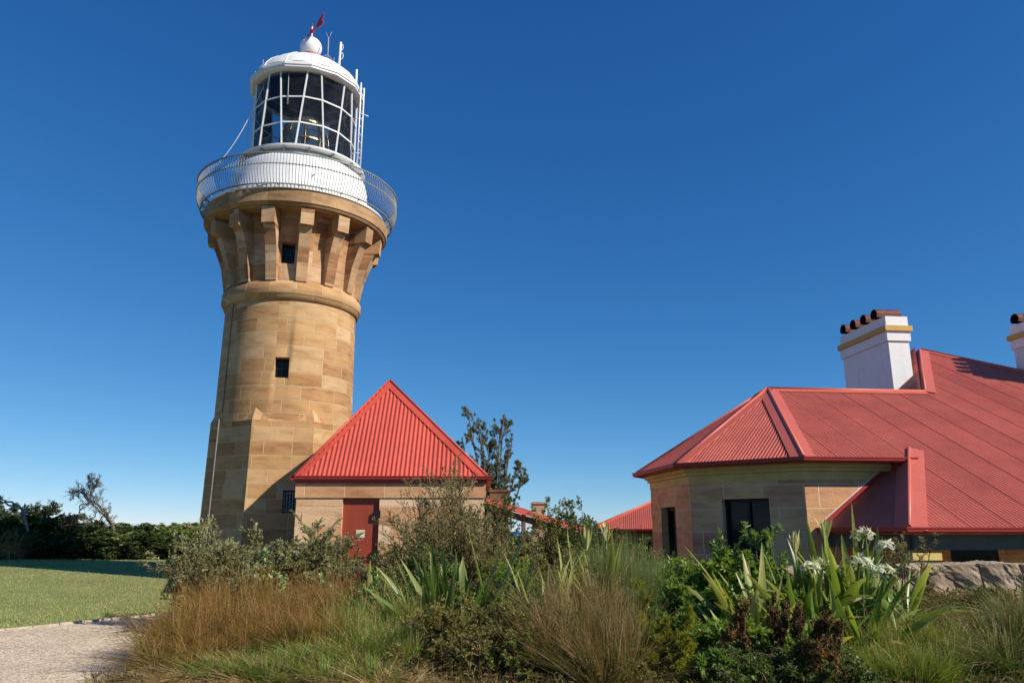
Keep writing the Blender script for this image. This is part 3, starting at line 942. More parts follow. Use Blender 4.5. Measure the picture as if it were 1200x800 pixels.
# antennas, aerial posts, ladder, stay wires
def rod(name, pts, r, mat='white', n=6, extra=None):
    b = tmb(); b.tube(pts, r, n)
    if extra: extra(b)
    return b.build(name, mat, light)
def w3(px, py, Y):
    return Vector((spot(px, Y, ztop(py, Y)), Y, ztop(py, Y)))
aY = TY - .3
def vtop(b):
    p = w3(385, 46, aY)
    for s_ in (-1, 1):
        b.tube([p, p + Vector((.10 * s_, 0, .28))], .009, 5)
    q = w3(384, 64, aY)
    for s_ in (-1, 1):
        b.tube([q, q + Vector((.16 * s_, .1 * s_, -.16))], .012, 5)
rod('aerial', [w3(384, 69, aY), w3(385, 44, aY)], .022, 'grey', 6, vtop)
def insul(b):
    for py in (56, 66):
        p = w3(399, py, aY)
        b.tube([p + Vector((0, 0, -.13)), p + Vector((.07, 0, -.1)), p + Vector((.1, 0, 0)), p + Vector((.07, 0, .12)), p + Vector((0, 0, .12))], .014, 5)
rod('whip_antenna', [w3(397, 82, aY), w3(399.5, 50, aY)], .042, 'white', 8, insul)
rod('whip_antenna', [w3(417, 112, TY), w3(418, 82, TY)], .035, 'white', 8)
rod('whip_antenna', [w3(308, 86, TY - .4), w3(308.5, 70, TY - .4)], .012, 'grey')
rod('whip_antenna', [w3(340, 76, TY - 1.2), w3(341, 62, TY - 1.2)], .010, 'grey')
rod('whip_antenna', [w3(391, 75, TY), w3(391.5, 68, TY)], .012, 'grey')
# ladder against the right side of the lantern
la = tmb()
ad_ = atan2(-.12, 1.0)
l0, l1 = tz(12.64), tz(15.6)
pr = []
for s_ in (-1, 1):
    a = ad_ + s_ * .085
    la.tube([tp(a, 1.86 * SC, l0), tp(a, 1.86 * SC, l1)], .026, 6)
for i in range(11):
    z = l0 + (l1 - l0) * (i + .5) / 11
    la.tube([tp(ad_ - .085, 1.86 * SC, z), tp(ad_ + .085, 1.86 * SC, z)], .013, 5)
for z in (l0 + .6, l0 + 1.9):
    la.tube([tp(ad_, 1.6 * SC, z), tp(ad_, 1.86 * SC, z)], .016, 5)
la.tube([tp(ad_ - .08, 1.86 * SC, l0 + 2.0), tp(ad_ - .08, 2.15 * SC, l0 + 1.85)], .02, 5)
la.build('ladder', 'white_clean', light)
def sag(a, b, s_, n=12):
    return [a.lerp(b, i / n) - Vector((0, 0, s_ * 4 * (i / n) * (1 - i / n))) for i in range(n + 1)]
b = tmb()
b.tube(sag(w3(313, 92, TY - 1.2), w3(257, 190, TY - 1.0), .35), .012, 4, False)
b.tube(sag(w3(294, 108, TY - .2), w3(288, 176, TY - .2), .02, 4), .012, 4, False)
b.tube(sag(w3(298, 112, TY + .2), w3(294, 176, TY + .2), .0, 4), .016, 4, False)
b.build('stay_wire', 'white', light)
b = tmb()
b.tube([w3(338.5, 84, TY - 1.66), w3(337, 122, TY - 1.72)], [.012, .022], 6)
b.build('hanging_rod', 'grey', light)
# lightning conductor down the shaded side
b = tmb()
a = PHI - radians(58)
b.tube([tp(a, 2.05 * SC, tz(8.2)), tp(a, 1.92 * SC, tz(7.8)), tp(a, Rsh0 + .02, zb1 + .3)], .02, 5, False)
b.tube([tp(PHI - radians(58), ir1 / cos(radians(13)) + .02, zb1 + .1), tp(PHI - radians(58), ir0 / cos(radians(13)) + .02, 0)], .022, 5, False)
b.build('lightning_conductor', 'darkmetal', light)
sc_ = tmb()
p0 = tp(PHI + .16, 2.04 * SC, tz(11.55)); sc_.tube([p0 + Vector((0, 0, .08)), p0 + Vector((0.1, -.1, .1))], .02, 5)
sc_.build('tap', 'grey', light)

# ------------------------------------------------------------------ corrugated roof helpers
def corr(mb, poly, n_up, eave_dir, pitch=0.0762, amp=0.0062, seam=10, per=6, flip=1):
    """corrugated sheet filling a convex planar polygon; ribs run up the slope"""
    P = [Vector(p) for p in poly]
    nrm = Vector((0, 0, 0))
    for a, b in zip(P, P[1:] + P[:1]):
        nrm += a.cross(b)
    nrm.normalize()
    if nrm.z < 0:
        nrm = -nrm
    s_ = Vector(eave_dir).normalized()
    t_ = nrm.cross(s_).normalized()
    O = Vector((0, 0, 0)); off = nrm.dot(P[0])
    ST = [(p.dot(s_), p.dot(t_)) for p in P]
    s0, s1 = min(q[0] for q in ST), max(q[0] for q in ST)
    m = max(2, int((s1 - s0) / pitch * per))
    grid = sorted(set([s0 + (s1 - s0) * i / m for i in range(m + 1)] + [q[0] for q in ST]))
    def span(s):
        ts = []
        for (a, b), (c, d) in zip(ST, ST[1:] + ST[:1]):
            if min(a, c) - 1e-9 <= s <= max(a, c) + 1e-9:
                if abs(c - a) < 1e-9:
                    ts += [b, d]
                else:
                    ts.append(b + (d - b) * (s - a) / (c - a))
        return min(ts), max(ts)
    prev = None
    for s in grid:
        k = s / pitch
        h = amp * cos(2 * pi * k)
        if seam:
            fr = (k + .5) % seam
            if fr < 1.0:
                h += 0.010 * (1 if fr < .28 else 0)
        t0, t1 = span(s)
        a = s_ * s + t_ * t0 + nrm * (off + h); b = s_ * s + t_ * t1 + nrm * (off + h)
        if prev:
            mb.face([prev[0], a, b, prev[1]])
        prev = (a, b)
    return nrm

def capping(mb, a, b, na, nb, ia, ib, w=0.20, lift=0.024, roll=0.035):
    """ridge or hip cap: two flanges lying on the adjoining planes (ia, ib point into each plane) and a rounded roll"""
    a = Vector(a); b = Vector(b)
    d = (b - a).normalized()
    up = (na + nb).normalized()
    A, B = a + up * (lift + .012), b + up * (lift + .012)
    for nn, ii in ((na, ia), (nb, ib)):
        o = nn.cross(d).normalized()
        if o.dot(Vector(ii)) < 0:
            o = -o
        c0, c1 = a + o * w + nn * lift, b + o * w + nn * lift
        mb.face([A, B, c1, c0])
        mb.face([c0, c1, c1 - nn * .02, c0 - nn * .02])
    mb.tube([A - up * .005, B - up * .005], roll, 8)

def gutter(mb, pts, out, w=0.115, h=0.10):
    """quad gutter along a polyline of eave points; out = outward horizontal per segment, mitred"""
    P = [Vector(p) for p in pts]
    O = [Vector(o).normalized() for o in out]
    def mit(i):
        if i == 0: return O[0]
        if i == len(P) - 1: return O[-1]
        m = (O[i - 1] + O[i]).normalized()
        return m / max(.3, m.dot(O[i]))
    prof = [(0.0, 0.0), (0.0, -h), (w * .75, -h), (w * .95, -h * .7), (w, -.02), (w + .012, -.02), (w + .012, .0), (w - .01, 0.0), (w - .012, -.05), (.012, -.06)]
    R = [[p + mit(i) * x + Vector((0, 0, z)) for x, z in prof] for i, p in enumerate(P)]
    for r0, r1 in zip(R, R[1:]):
        for k in range(len(prof)):
            j = (k + 1) % len(prof)
            mb.face([r0[k], r0[j], r1[j], r1[k]])
    mb.face(R[0]); mb.face(R[-1][::-1])

# ------------------------------------------------------------------ small store with pyramid roof
AR = radians(2.0)
AXc, AYc = -2.86, 20.15
HW = 2.15
store = empty('stone_store', (AXc, AYc, 0), 'small square sandstone store with red pyramid roof and brown-red door, in front of the lighthouse', 'store', None, AR)
def amb(): return MB((0, 0, 0))
def sq(h, z): return [Vector((-h, -h, z)), Vector((h, -h, z)), Vector((h, h, z)), Vector((-h, h, z))]
ze = 2.78
wl = amb()
b0, b1 = sq(HW, -.3), sq(HW, ztop(583, 18.0))
dx0 = (400 - 346) / (566 - 346) * 2 * HW; dx1 = (443 - 346) / (566 - 346) * 2 * HW
zdt = b1[0].z + .3
door_r = None
for i in range(4):
    j = (i + 1) % 4
    r = wl.panel(b0[i], b0[j], b1[i], b1[j], [(dx0, dx1, 0.32, zdt - .003)] if i == 0 else [], .09, Vector((b0[i] + b0[j])) * .5)
    if r: door_r = r[0]
wl.build('wall', 'annex_stone', store)
fz_ = amb()
for h, z0, z1 in ((HW + .03, ztop(583, 18), ze - .06),):
    c0, c1 = sq(h, z0), sq(h, z1)
    for i in range(4):
        j = (i + 1) % 4
        fz_.face([c0[i], c0[j], c1[j], c1[i]], [(0.3 + i * 7, 0.02), (0.3 + i * 7 + 4.3, .02), (4.6 + i * 7, .40), (.3 + i * 7, .40)])
    fz_.face(c0[::-1]); fz_.face(c1)
fz_.build('frieze', 'annex_stone', store)
q, nn = door_r
dd = amb()
dd.face([p + nn * .004 for p in q])
do = dd.build('door', 'door', store)
for f in (.84, .46, .12):
    p = q[1].lerp(q[2], f) + nn * .05
    hg = amb(); hg.box(p + Vector((-.03, 0, 0)), (.12, .10, .17)); hg.build('hinge', 'black', do)
sg = amb()
cx = q[0].lerp(q[1], .5).x
sg.box((cx + .0, q[0].y - .012, ztop(625, 18.0)), (.20, .014, .17))
sg.build('door_sign', 'signplate', do)
ap_x = (457 - 600) / 900 * (cos(PITCH) * 20.15 + sin(PITCH) * 3.9)
zap = ztop(447, 20.15)
apl = Vector((0.0, 0, zap)) ; loc_ap = Matrix.Rotation(-AR, 3, 'Z') @ Vector((ap_x - AXc, 0, 0)); apl.x = loc_ap.x
EO = HW + .05
ev = sq(EO, ze)
rf = amb()
apB = Vector((apl.x - .25, HW + .05, apl.z))
nF = corr(rf, [ev[0], ev[1], apl], None, ev[1] - ev[0], 0.105, 0.013, 0, 6)
nR = corr(rf, [ev[1], ev[2], apB, apl], None, (0, 1, 0), 0.105, 0.013, 0, 6)
nL = corr(rf, [ev[3], ev[0], apl, apB], None, (0, 1, 0), 0.105, 0.013, 0, 6)
ro = rf.build('roof', 'roof2', store)
gw = amb()
gw.face([(-HW, HW - .02, ze - .1), (HW, HW - .02, ze - .1), (apB.x, HW - .02, apB.z - .08)])
gw.build('back_gable', 'annex_stone', store)
cp = amb()
m0, mR, mL = (ev[0] + ev[1] + apl) / 3, (ev[1] + ev[2] + apB) / 3, (ev[3] + ev[0] + apB) / 3
capping(cp, ev[0], apl, nF, nL, m0 - ev[0], mL - ev[0], .17, .026, .03)
capping(cp, ev[1], apl, nF, nR, m0 - ev[1], mR - ev[1], .17, .026, .03)
capping(cp, apl, apB, nL, nR, (-1, 0, 0), (1, 0, 0), .17, .026, .03)
cp.build('hip_cap', 'roof2', ro)
gt = amb()
pts = [ev[i % 4] + Vector((0, 0, .015)) for i in range(5)]
outs = [(0, -1, 0), (1, 0, 0), (0, 1, 0), (-1, 0, 0)]
gutter(gt, pts, outs, .11, .10)
gt.build('gutter', 'gutter', ro)
sf = amb()
c0, c1 = sq(HW + .032, ze - .09), sq(EO - .003, ze - .09)
for i in range(4):
    j = (i + 1) % 4
    sf.face([c0[i], c0[j], c1[j], c1[i]])
    d0, d1 = sq(EO - .004, ze - .15), sq(EO - .004, ze)
    sf.face([d0[i], d0[j], d1[j], d1[i]])
sf.build('fascia', 'gutter', ro)
#@@COTTAGE
# ------------------------------------------------------------------ cottage with octagonal bay (own frame: u along the ridge, v away from the viewer)
CA = radians(6.0)
U0, V0 = 11.0, 16.0
cw = Matrix.Rotation(CA, 3, 'Z') @ Vector((U0, V0, 0))
FZ = -0.75
cot = empty('cottage', (cw.x, cw.y, FZ), 'sandstone cottage with red corrugated roof, canted bay and white chimneys, on the right', 'cottage', None, CA)
def H(u, v, z): return Vector((u - U0, v - V0, z - FZ))
def toL(p):
    q = Matrix.Rotation(-CA, 3, 'Z') @ Vector((p[0], p[1], 0))
    return H(q.x, q.y, p[2])
APX = (8.37, 18.22, 5.01)
SL = tan(radians(28.0))
def hS(v): return APX[2] + SL * (v - APX[1])
c1 = (7.20, 14.35); c2 = (5.27, 16.2); c3 = (5.18, 19.15); c4 = (7.2, 21.6)
ZE = hS(14.35)
MA = (15.28, 22.15); ZM = hS(22.15)
HB = (12.57, 18.22)
VE = 11.84; ZV = hS(VE)
UV0 = 7.60; UV1 = 23.8
HT = (9.70, 14.80)
e1 = H(*c1, ZE); e2 = H(*c2, ZE); e3 = H(*c3, ZE); e4 = H(*c4, ZE)
ap = H(*APX); hb = H(*HB, hS(HB[1])); ma = H(*MA, ZM)
roof = MB()
uE = (1, 0, 0)
nS = corr(roof, [e1, H(9.62, 14.35, ZE), H(9.62, 18.22, hS(18.22)), ap], None, uE)
corr(roof, [H(UV0, VE, ZV), H(9.70, VE, ZV), H(*HT, hS(HT[1]))], None, uE)
corr(roof, [H(9.62, 14.35, ZE), H(9.70, 14.35, ZE), H(9.70, 18.22, hS(18.22)), H(9.62, 18.22, hS(18.22))], None, uE)
corr(roof, [H(9.70, VE, ZV), H(UV1, VE, ZV), ma, hb, H(9.70, 18.22, hS(18.22))], None, uE)
nSW = corr(roof, [e2, e1, ap], None, e1 - e2, 0.0762, .0125)
nW = corr(roof, [e3, e2, ap], None, e2 - e3)
nNW = corr(roof, [e4, e3, ap], None, e3 - e4)
corr(roof, [e4, H(12.57, 21.6, ZE), hb, ap], None, uE)
# main hip: east, north and west slopes
vB = 2 * MA[1] - VE
corr(roof, [H(UV1, VE, ZV), H(UV1, vB, ZV), ma], None, (0, 1, 0))
corr(roof, [H(HB[0], vB, ZV), H(UV1, vB, ZV), ma], None, uE)
nMW = corr(roof, [hb, ma, H(HB[0] - 1.2, 24.5, hb.z + FZ - 1.2), H(HB[0] - .4, 20.5, hb.z + FZ - .35)], None, (0, 1, 0))
# verandah return on the west end
vW = 14.66
uf = UV0 + (hS(HT[1]) - ZV) / ((hS(HT[1]) - ZV) / (HT[0] - UV0))
slW = (hS(HT[1]) - ZV) / (HT[0] - UV0)
nV = corr(roof, [H(UV0, VE, ZV), H(UV0, vW, ZV), H(HT[0] - .05, vW, ZV + slW * (HT[0] - .05 - UV0)), H(*HT, hS(HT[1]))], None, (0, 1, 0), 0.0762, .007)
roof_o = roof.build('roof', 'roof', cot)
cp = MB()
cen = lambda *p: sum(p, Vector((0, 0, 0))) / len(p)
mS = cen(e1, ap, hb); mSW = cen(e1, e2, ap); mW = cen(e2, e3, ap); mNW = cen(e3, e4, ap); mN = H(10, 20, 4)
capping(cp, e1, ap, nS, nSW, mS - e1, mSW - e1, .23)
capping(cp, e2, ap, nSW, nW, mSW - e2, mW - e2, .20)
capping(cp, e3, ap, nW, nNW, mW - e3, mNW - e3, .20)
nN = Vector((0, sin(radians(40)), cos(radians(40))))
capping(cp, ap, hb, nS, nN, (0, -1, 0), (0, 1, 0), .20)
capping(cp, hb, ma, nS, nMW, (1, -1, 0), (-1, 1, 0), .24)
capping(cp, ma, H(UV1, VE, ZV), nS, Vector((.5, .3, .8)).normalized(), (-1, -1, 0), (1, 1, 0), .16)
capping(cp, H(UV0, VE, ZV), H(*HT, hS(HT[1])), nS, nV, (1, 0, 0), (-1, 1, 0), .26)
cp.build('ridge_cap', 'cap', roof_o)
g = MB()
o1 = Vector((0, -1, 0)); d12 = (e1 - e2).normalized(); o2 = Vector((d12.y, -d12.x, 0)); d23 = (e2 - e3).normalized(); o3 = Vector((d23.y, -d23.x, 0))
dz = Vector((0, 0, .02))
gutter(g, [H(9.50, 14.35, ZE) + dz, e1 + dz, e2 + dz, e3 + dz, e4 + dz], [o1, o2, o3, Vector((-.77, .63, 0))], .11, .10)
gutter(g, [H(UV1, VE, ZV) + dz, H(UV0, VE, ZV) + dz, H(UV0, vW, ZV) + dz], [o1, Vector((-1, 0, 0))], .11, .10)
g.build('gutter', 'gutter', roof_o)
# rainwater head and short pipe under the end of the bay gutter
g = MB()
p = H(9.18, 14.44, ZE - .16)
g.box(p, (.17, .16, .18), 0, 1.0)
g.tube([p + Vector((0, .0, -.08)), p + Vector((.02, .02, -.22)), H(9.0, 14.56, ZE - .52)], .042, 8)
g.tube([p + Vector((.08, .02, -.12)), p + Vector((.22, .08, -.2)), p + Vector((.3, .1, -.1))], .035, 8)
g.build('rainwater_head', 'gutter', roof_o)
# flashing against the wall of the bay
g = MB()
g.bar(H(UV0 + .02, vW - .012, ZV + .06), H(HT[0] - .6, vW - .012, ZV + slW * (HT[0] - .6 - UV0) + .06), .10, .03, (0, 1, 0))
g.build('flashing', 'gutter', roof_o)
g = MB()
g.bar(H(UV0 + .02, vW - .005, ZV + .13), H(HT[0] - .75, vW - .005, ZV + slW * (HT[0] - .75 - UV0) + .13), .022, .03, (0, 1, 0))
g.build('mortar_fillet', 'white', roof_o)

# bay walls: octagon inset from the eaves
ic = Vector((sum(q[0] for q in (c1, c2, c3, c4)) / 4 + .6, sum(q[1] for q in (c1, c2, c3, c4)) / 4))
def inset(dist):
    """corner points of the bay shifted inwards by dist (south, south-west, west, north-west sides)"""
    L = []
    segs = [((9.6, 14.35), c1), (c1, c2), (c2, c3), (c3, c4), (c4, (12.5, 21.6))]
    lines = []
    for a, b in segs:
        d = Vector((b[0] - a[0], b[1] - a[1])).normalized(); nrm = Vector((d.y, -d.x))
        if nrm.dot(Vector((8.8, 18)) - Vector(a)) < 0: nrm = -nrm
        lines.append((Vector(a) + nrm * dist, d))
    for (p, d), (q, e) in zip(lines, lines[1:]):
        k = d.x * e.y - d.y * e.x
        t = ((q - p).x * e.y - (q - p).y * e.x) / k
        L.append(p + d * t)
    return L
WI = .30
wi = inset(WI)
zw = ZE - .40
walls = MB()
A = lambda p, z: H(p[0], p[1], z)
SE = (12.5, 14.35 + WI)
facets = [(wi[0], SE, ()), (wi[1], wi[0], 'win'), (wi[2], wi[1], 'door'), (wi[3], wi[2], ()), ((12.5, 21.6 - WI), wi[3], ())]
opn = {}
for (a, b, kind) in facets:
    a = Vector((a[0], a[1])); b = Vector((b[0], b[1]))
    L = (b - a).length
    zwt = zw - (FZ - .2)
    holes = []
    if kind == 'win':
        holes = [(L * .29, L * .70, 1.05, zwt - .34)]
    elif kind == 'door':
        holes = [(L * .27, L * .64, .2, zwt - .45)]
    nrm = Vector(((b - a).y, -(b - a).x, 0))
    r = walls.panel(A(a, FZ - .2), A(b, FZ - .2), A(a, zw), A(b, zw), holes, .24, nrm)
    if kind: opn[kind] = (r[0], holes[0])
walls.build('wall', 'house_stone', cot)
cr = MB()
steps = [(WI - .015, zw - .0, zw + .17), (WI - .07, zw + .172, zw + .24), (WI - .13, zw + .242, ZE - .075)]
for dist, z0, z1 in steps:
    q = inset(dist)
    ring_ = [(12.4, 14.35 + dist)] + [tuple(p) for p in q] + [(12.4, 21.6 - dist)]
    for a, b in zip(ring_, ring_[1:]):
        cr.face([A(a, z0), A(b, z0), A(b, z1), A(a, z1)])
    q2 = inset(dist + .14); ring2 = [(12.4, 14.35 + dist + .14)] + [tuple(p) for p in q2] + [(12.4, 21.6 - dist - .14)]
    for z in (z0, z1):
        for a, b, c, d in zip(ring_, ring_[1:], ring2[1:], ring2):
            cr.face([A(a, z), A(b, z), A(c, z), A(d, z)])
cr.build('eaves_cornice', 'cream', cot)
sf = MB()
q = inset(.0); ring_ = [(9.55, 14.35)] + [tuple(p) for p in q] + [(12.4, 21.6)]
q2 = inset(.36); ring2 = [(9.55, 14.35 + .36)] + [tuple(p) for p in q2] + [(12.4, 21.6 - .36)]
for a, b, c, d in zip(ring_, ring_[1:], ring2[1:], ring2):
    sf.face([A(a, ZE - .07), A(b, ZE - .07), A(c, ZE - .07), A(d, ZE - .07)])
sf.build('soffit', 'gutter', roof_o)
# window in the canted side: dark panes in a dark frame
(q, nn), hl = opn['win']
w = MB(); w.face([p + nn * .004 for p in q])
wo_ = w.build('window', 'pane', cot)
w = MB()
off = nn * .04
for f in (0.015, .5, .985):
    w.bar(q[0].lerp(q[1], f) + off, q[3].lerp(q[2], f) + off, .06, .07, nn)
for f in (0.015, .5, .985):
    w.bar(q[0].lerp(q[3], f) + off * 1.1, q[1].lerp(q[2], f) + off * 1.1, .055, .06, nn)
w.build('window_frame', 'black', wo_)
(q, nn), hl = opn['door']
w = MB(); w.face([p + nn * .004 for p in q])
do = w.build('door', 'pane', cot)
w = MB()
for f in (0.03, .5, .97):
    w.bar(q[0].lerp(q[1], f) + nn * .04, q[3].lerp(q[2], f) + nn * .04, .07, .08, nn)
for f in (.02, .45, .985):
    w.bar(q[0].lerp(q[3], f) + nn * .045, q[1].lerp(q[2], f) + nn * .045, .07, .07, nn)
w.build('door_frame', 'black', do)

# verandah: beam, posts, shaded back wall with a dark window, pier at the west corner, floor
vb = MB()
vb.bar(H(UV0 + .18, VE + .22, ZV - .22), H(UV1, VE + .22, ZV - .22), .10, .24)
vb.bar(H(UV0 + .18, VE + .28, ZV - .22), H(UV0 + .18, vW, ZV - .22), .10, .24)
vb.build('verandah_beam', 'greybeam', cot)
pr = MB()
pr.box(H(UV0 + .36, VE + .42, FZ + .95), (.42, .42, 1.9))
pr.box(H(UV0 + .36, VE + .42, FZ + 1.93), (.50, .50, .12))
pr.build('verandah_pier', 'cream', cot)
for u in (11.4, 14.6, 17.8, 21.0):
    p_ = MB(); p_.bar(H(u, VE + .22, FZ), H(u, VE + .22, ZV - .34), .13, .13)
    p_.build('verandah_post', 'greybeam', cot)
bw = MB()
r = bw.panel(H(12.49, 14.68, FZ), H(22.5, 14.68, FZ), H(12.49, 14.68, 2.98), H(22.5, 14.68, 2.98), [(.9, 2.0, 1.0, 2.25), (4, 4.9, .05, 2.2)], .2, (0, -1, 0))
bw.build('verandah_wall', 'house_stone', cot)
for q, nn in r:
    w = MB(); w.face([p + nn * .004 for p in q]); w.build('window', 'pane', cot)
r2 = MB()
rr_ = r2.panel(H(9.7, 14.648, FZ), H(12.6, 14.648, FZ), H(9.7, 14.648, 2.9), H(12.6, 14.648, 2.9), [(.5, 1.5, 1.0, 2.2)], .01, (0, -1, 0))
w = MB(); w.face([p + nn * .02 for p in rr_[0][0]]); w.build('window', 'pane', cot)
fl_ = MB(); fl_.box(H(15.6, 13.2, FZ + .06), (16.0, 3.0, .12)); fl_.build('verandah_floor', 'wall_rock', cot)
# enclosing walls of the main block (north side and ends)
ew = MB()
for a, b in (((22.5, 14.68), (22.5, 29.5)), ((22.5, 29.5), (12.5, 29.5)), ((12.5, 29.5), (12.5, 21.3))):
    ew.face([A(a, FZ), A(b, FZ), A(b, 1.9), A(a, 1.9)])
ew.build('wall', 'house_stone', cot)

# chimneys
def chimney(u0, v0, du, dv, zb, ztop_, label=None, tall_pots=False):
    ch = MB()
    cx, cy = u0 + du / 2, v0 + dv / 2
    k = .55
    ch.box(H(cx, cy, (zb + ztop_ - .72) / 2), (du, dv, ztop_ - .72 - zb))
    ch.box(H(cx, cy, ztop_ - .58), (du + .09, dv + .09, .28))
    ch.box(H(cx, cy, ztop_ - .145), (du + .05, dv + .05, .29))
    co_ = ch.build('chimney', 'white', roof_o, label=label)
    bd = MB()
    bd.box(H(cx, cy, ztop_ - .36), (du + .20, dv + .20, .155))
    bd.build('chimney_band', 'ochre', co_)
    fl = MB()
    fl.box(H(cx, cy, zb + (hS(v0) - zb if tall_pots else .0) + .02), (du + .06, dv + .06, .10))
    for i in range(4):
        f = (i + .5) / 4
        y = v0 + .08 + (dv - .16) * f
        pt = MB()
        R = .175
        xa, xb = u0 - .02, u0 + du + .0
        zc = ztop_ + .13
        pr_ = [(R, 0)]
        n = 20
        # half-round copper cowl, open to the west
        def arc(x, rad, zoff=0):
            return [H(x, y + rad * cos(t), zc + rad * sin(t) * 1.0 + zoff) for t in np.linspace(-.55, pi + .55, n)]
        P0, P1 = arc(xa - .10, R), arc(xb, R)
        Q0, Q1 = arc(xa - .10, R - .02), arc(xb, R - .02)
        for a in range(n - 1):
            pt.face([P0[a], P0[a + 1], P1[a + 1], P1[a]], smooth=True)
            pt.face([P0[a], P0[a + 1], Q0[a + 1], Q0[a]])
        pt.face(P1)
        po = pt.build('chimney_pot', 'copper', co_)
        ins = MB()
        for a in range(n - 1):
            ins.face([Q0[a], Q0[a + 1], Q1[a + 1], Q1[a]], smooth=True)
        B0 = arc(xa + .10, R - .022)
        ins.face(B0)
        ins.build('pot_lining', 'soot', po)
    return co_
chimney(12.84, 19.95, .62, 2.45, 4.2, 7.52)
chimney(17.2, 18.3, .62, 2.3, 4.2, 7.50)

# ------------------------------------------------------------------ rear building with red verandah roof behind the bay
Yr = 29.0
xr0 = spot(690, Yr, EYE); xr1 = xr0 + 8.5
rear = empty('outbuilding', (xr0 + 4, Yr + 3, FZ), 'low building with dark red hipped verandah roof, partly hidden behind the bay of the cottage', 'outbuilding', None, radians(-9))
oR = Vector((xr0 + 4, Yr + 3, FZ))
_rc = Vector((xr0, Yr, 0))
R_ = lambda x, y, z: Matrix.Rotation(radians(9), 3, 'Z') @ (Vector((0, 0, z - FZ)) + (Matrix.Rotation(radians(-9), 3, 'Z') @ (Vector((x, y, 0)) - _rc)) + _rc - Vector((oR.x, oR.y, 0)))
zr = ztop(620, Yr)
rb = MB()
corr(rb, [R_(xr0, Yr, zr), R_(xr1, Yr, zr), R_(xr1 - 3.0, Yr + 4.3, zr + 1.9), R_(xr0 + 4.3, Yr + 4.3, zr + 1.9)], None, (1, 0, 0))
corr(rb, [R_(xr0, Yr, zr), R_(xr0, Yr + 8.6, zr), R_(xr0 + 4.3, Yr + 4.3, zr + 1.9)], None, (0, 1, 0))
corr(rb, [R_(xr0, Yr + 8.6, zr), R_(xr1, Yr + 8.6, zr), R_(xr1 - 3.0, Yr + 4.3, zr + 1.9), R_(xr0 + 4.3, Yr + 4.3, zr + 1.9)], None, (1, 0, 0))
ro2 = rb.build('roof', 'roof', rear)
rb = MB()
capping(rb, R_(xr0, Yr, zr), R_(xr0 + 4.3, Yr + 4.3, zr + 1.9), (R_(xr1, Yr, zr) - R_(xr0, Yr, zr)).cross(R_(xr0 + 4.3, Yr + 4.3, zr + 1.9) - R_(xr0, Yr, zr)).normalized(), (R_(xr0 + 4.3, Yr + 4.3, zr + 1.9) - R_(xr0, Yr, zr)).cross(R_(xr0, Yr + 8, zr) - R_(xr0, Yr, zr)).normalized(), (1, -.1, 0), (-.1, 1, 0), .10)
rb.build('hip_cap', 'cap', ro2)
rb = MB(); gutter(rb, [R_(xr1, Yr, zr + .02), R_(xr0, Yr, zr + .02), R_(xr0, Yr + 8.6, zr + .02)], [(0, -1, 0), (-1, 0, 0)], .11, .10); rb.build('gutter', 'gutter', ro2)
rb = MB(); rb.bar(R_(xr0 + .15, Yr + .2, zr - .28), R_(xr1, Yr + .2, zr - .28), .12, .30); rb.build('verandah_beam', 'ochre', rear)
for px in (714, 741, 770):
    x = spot(px, Yr + .2, zr)
    rb = MB(); rb.bar(R_(x, Yr + .2, FZ), R_(x, Yr + .2, zr - .1), .14, .14); rb.build('verandah_post', 'gutter', rear)
rb = MB()
r = rb.panel(R_(xr0 + .9, Yr + 1.9, FZ), R_(xr1 - .4, Yr + 1.9, FZ), R_(xr0 + .9, Yr + 1.9, zr + .15), R_(xr1 - .4, Yr + 1.9, zr + .15), [(.5, 1.5, .9, 2.2)], .2, (0, -1, 0))
rb.face([R_(xr0 + .9, Yr + 1.9, FZ), R_(xr0 + .9, Yr + 5.5, FZ), R_(xr0 + .9, Yr + 5.5, zr + .15), R_(xr0 + .9, Yr + 1.9, zr + .15)])
rb.face([R_(xr0 + .9, Yr + 5.5, FZ), R_(xr1 - .4, Yr + 5.5, FZ), R_(xr1 - .4, Yr + 5.5, zr + .15), R_(xr0 + .9, Yr + 5.5, zr + .15)])
rb.build('wall', 'house_stone', rear)
rb = MB(); rb.face([p + r[0][1] * .004 for p in r[0][0]]); rb.build('window', 'pane', rear)

# ------------------------------------------------------------------ open shelter running right from the store: red skillion roof on posts, two stone piers
Ys = 21.0
def P3(px, py, Y): return Vector((spot(px, Y, ztop(py, Y)), Y, ztop(py, Y)))
a0, a1 = P3(569, 584, Ys), P3(694, 622, Ys + 1.0)
sh = empty('covered_walkway', (a0.x + 1.4, Ys + .9, -.3), 'low open walkway with sloping red roof on timber posts, right of the small store', 'walkway')
oS = Vector((a0.x + 1.4, Ys + .9, -.3))
m = MB()
dY = Vector((0, 1.9, .0))
corr(m, [a0 - oS, a1 - oS, a1 + dY + Vector((0, 0, .10)) - oS, a0 + dY + Vector((0, 0, .10)) - oS], None, (a1 - a0), .0762, .009, 0)
m.bar(a0 - oS + Vector((0, -.02, -.05)), a1 - oS + Vector((0, -.02, -.05)), .06, .13)
rs_ = m.build('roof', 'roof2', sh)
m = MB()
m.bar(a0 - oS + Vector((0, .15, -.22)), a1 - oS + Vector((0, .15, -.22)), .08, .16)
m.bar(a0 - oS + Vector((0, 1.7, -.2)), a1 - oS + Vector((0, 1.7, -.2)), .08, .16)
m.build('beam', 'timber', sh)
for f in (.03, .35, .62, .8, .97):
    for dy in (.15, 1.7):
        p = a0.lerp(a1, f) - oS + Vector((0, dy, -.1))
        m = MB(); m.bar(p, Vector((p.x, p.y, 0)), .10, .10); m.build('post', 'timber', sh)
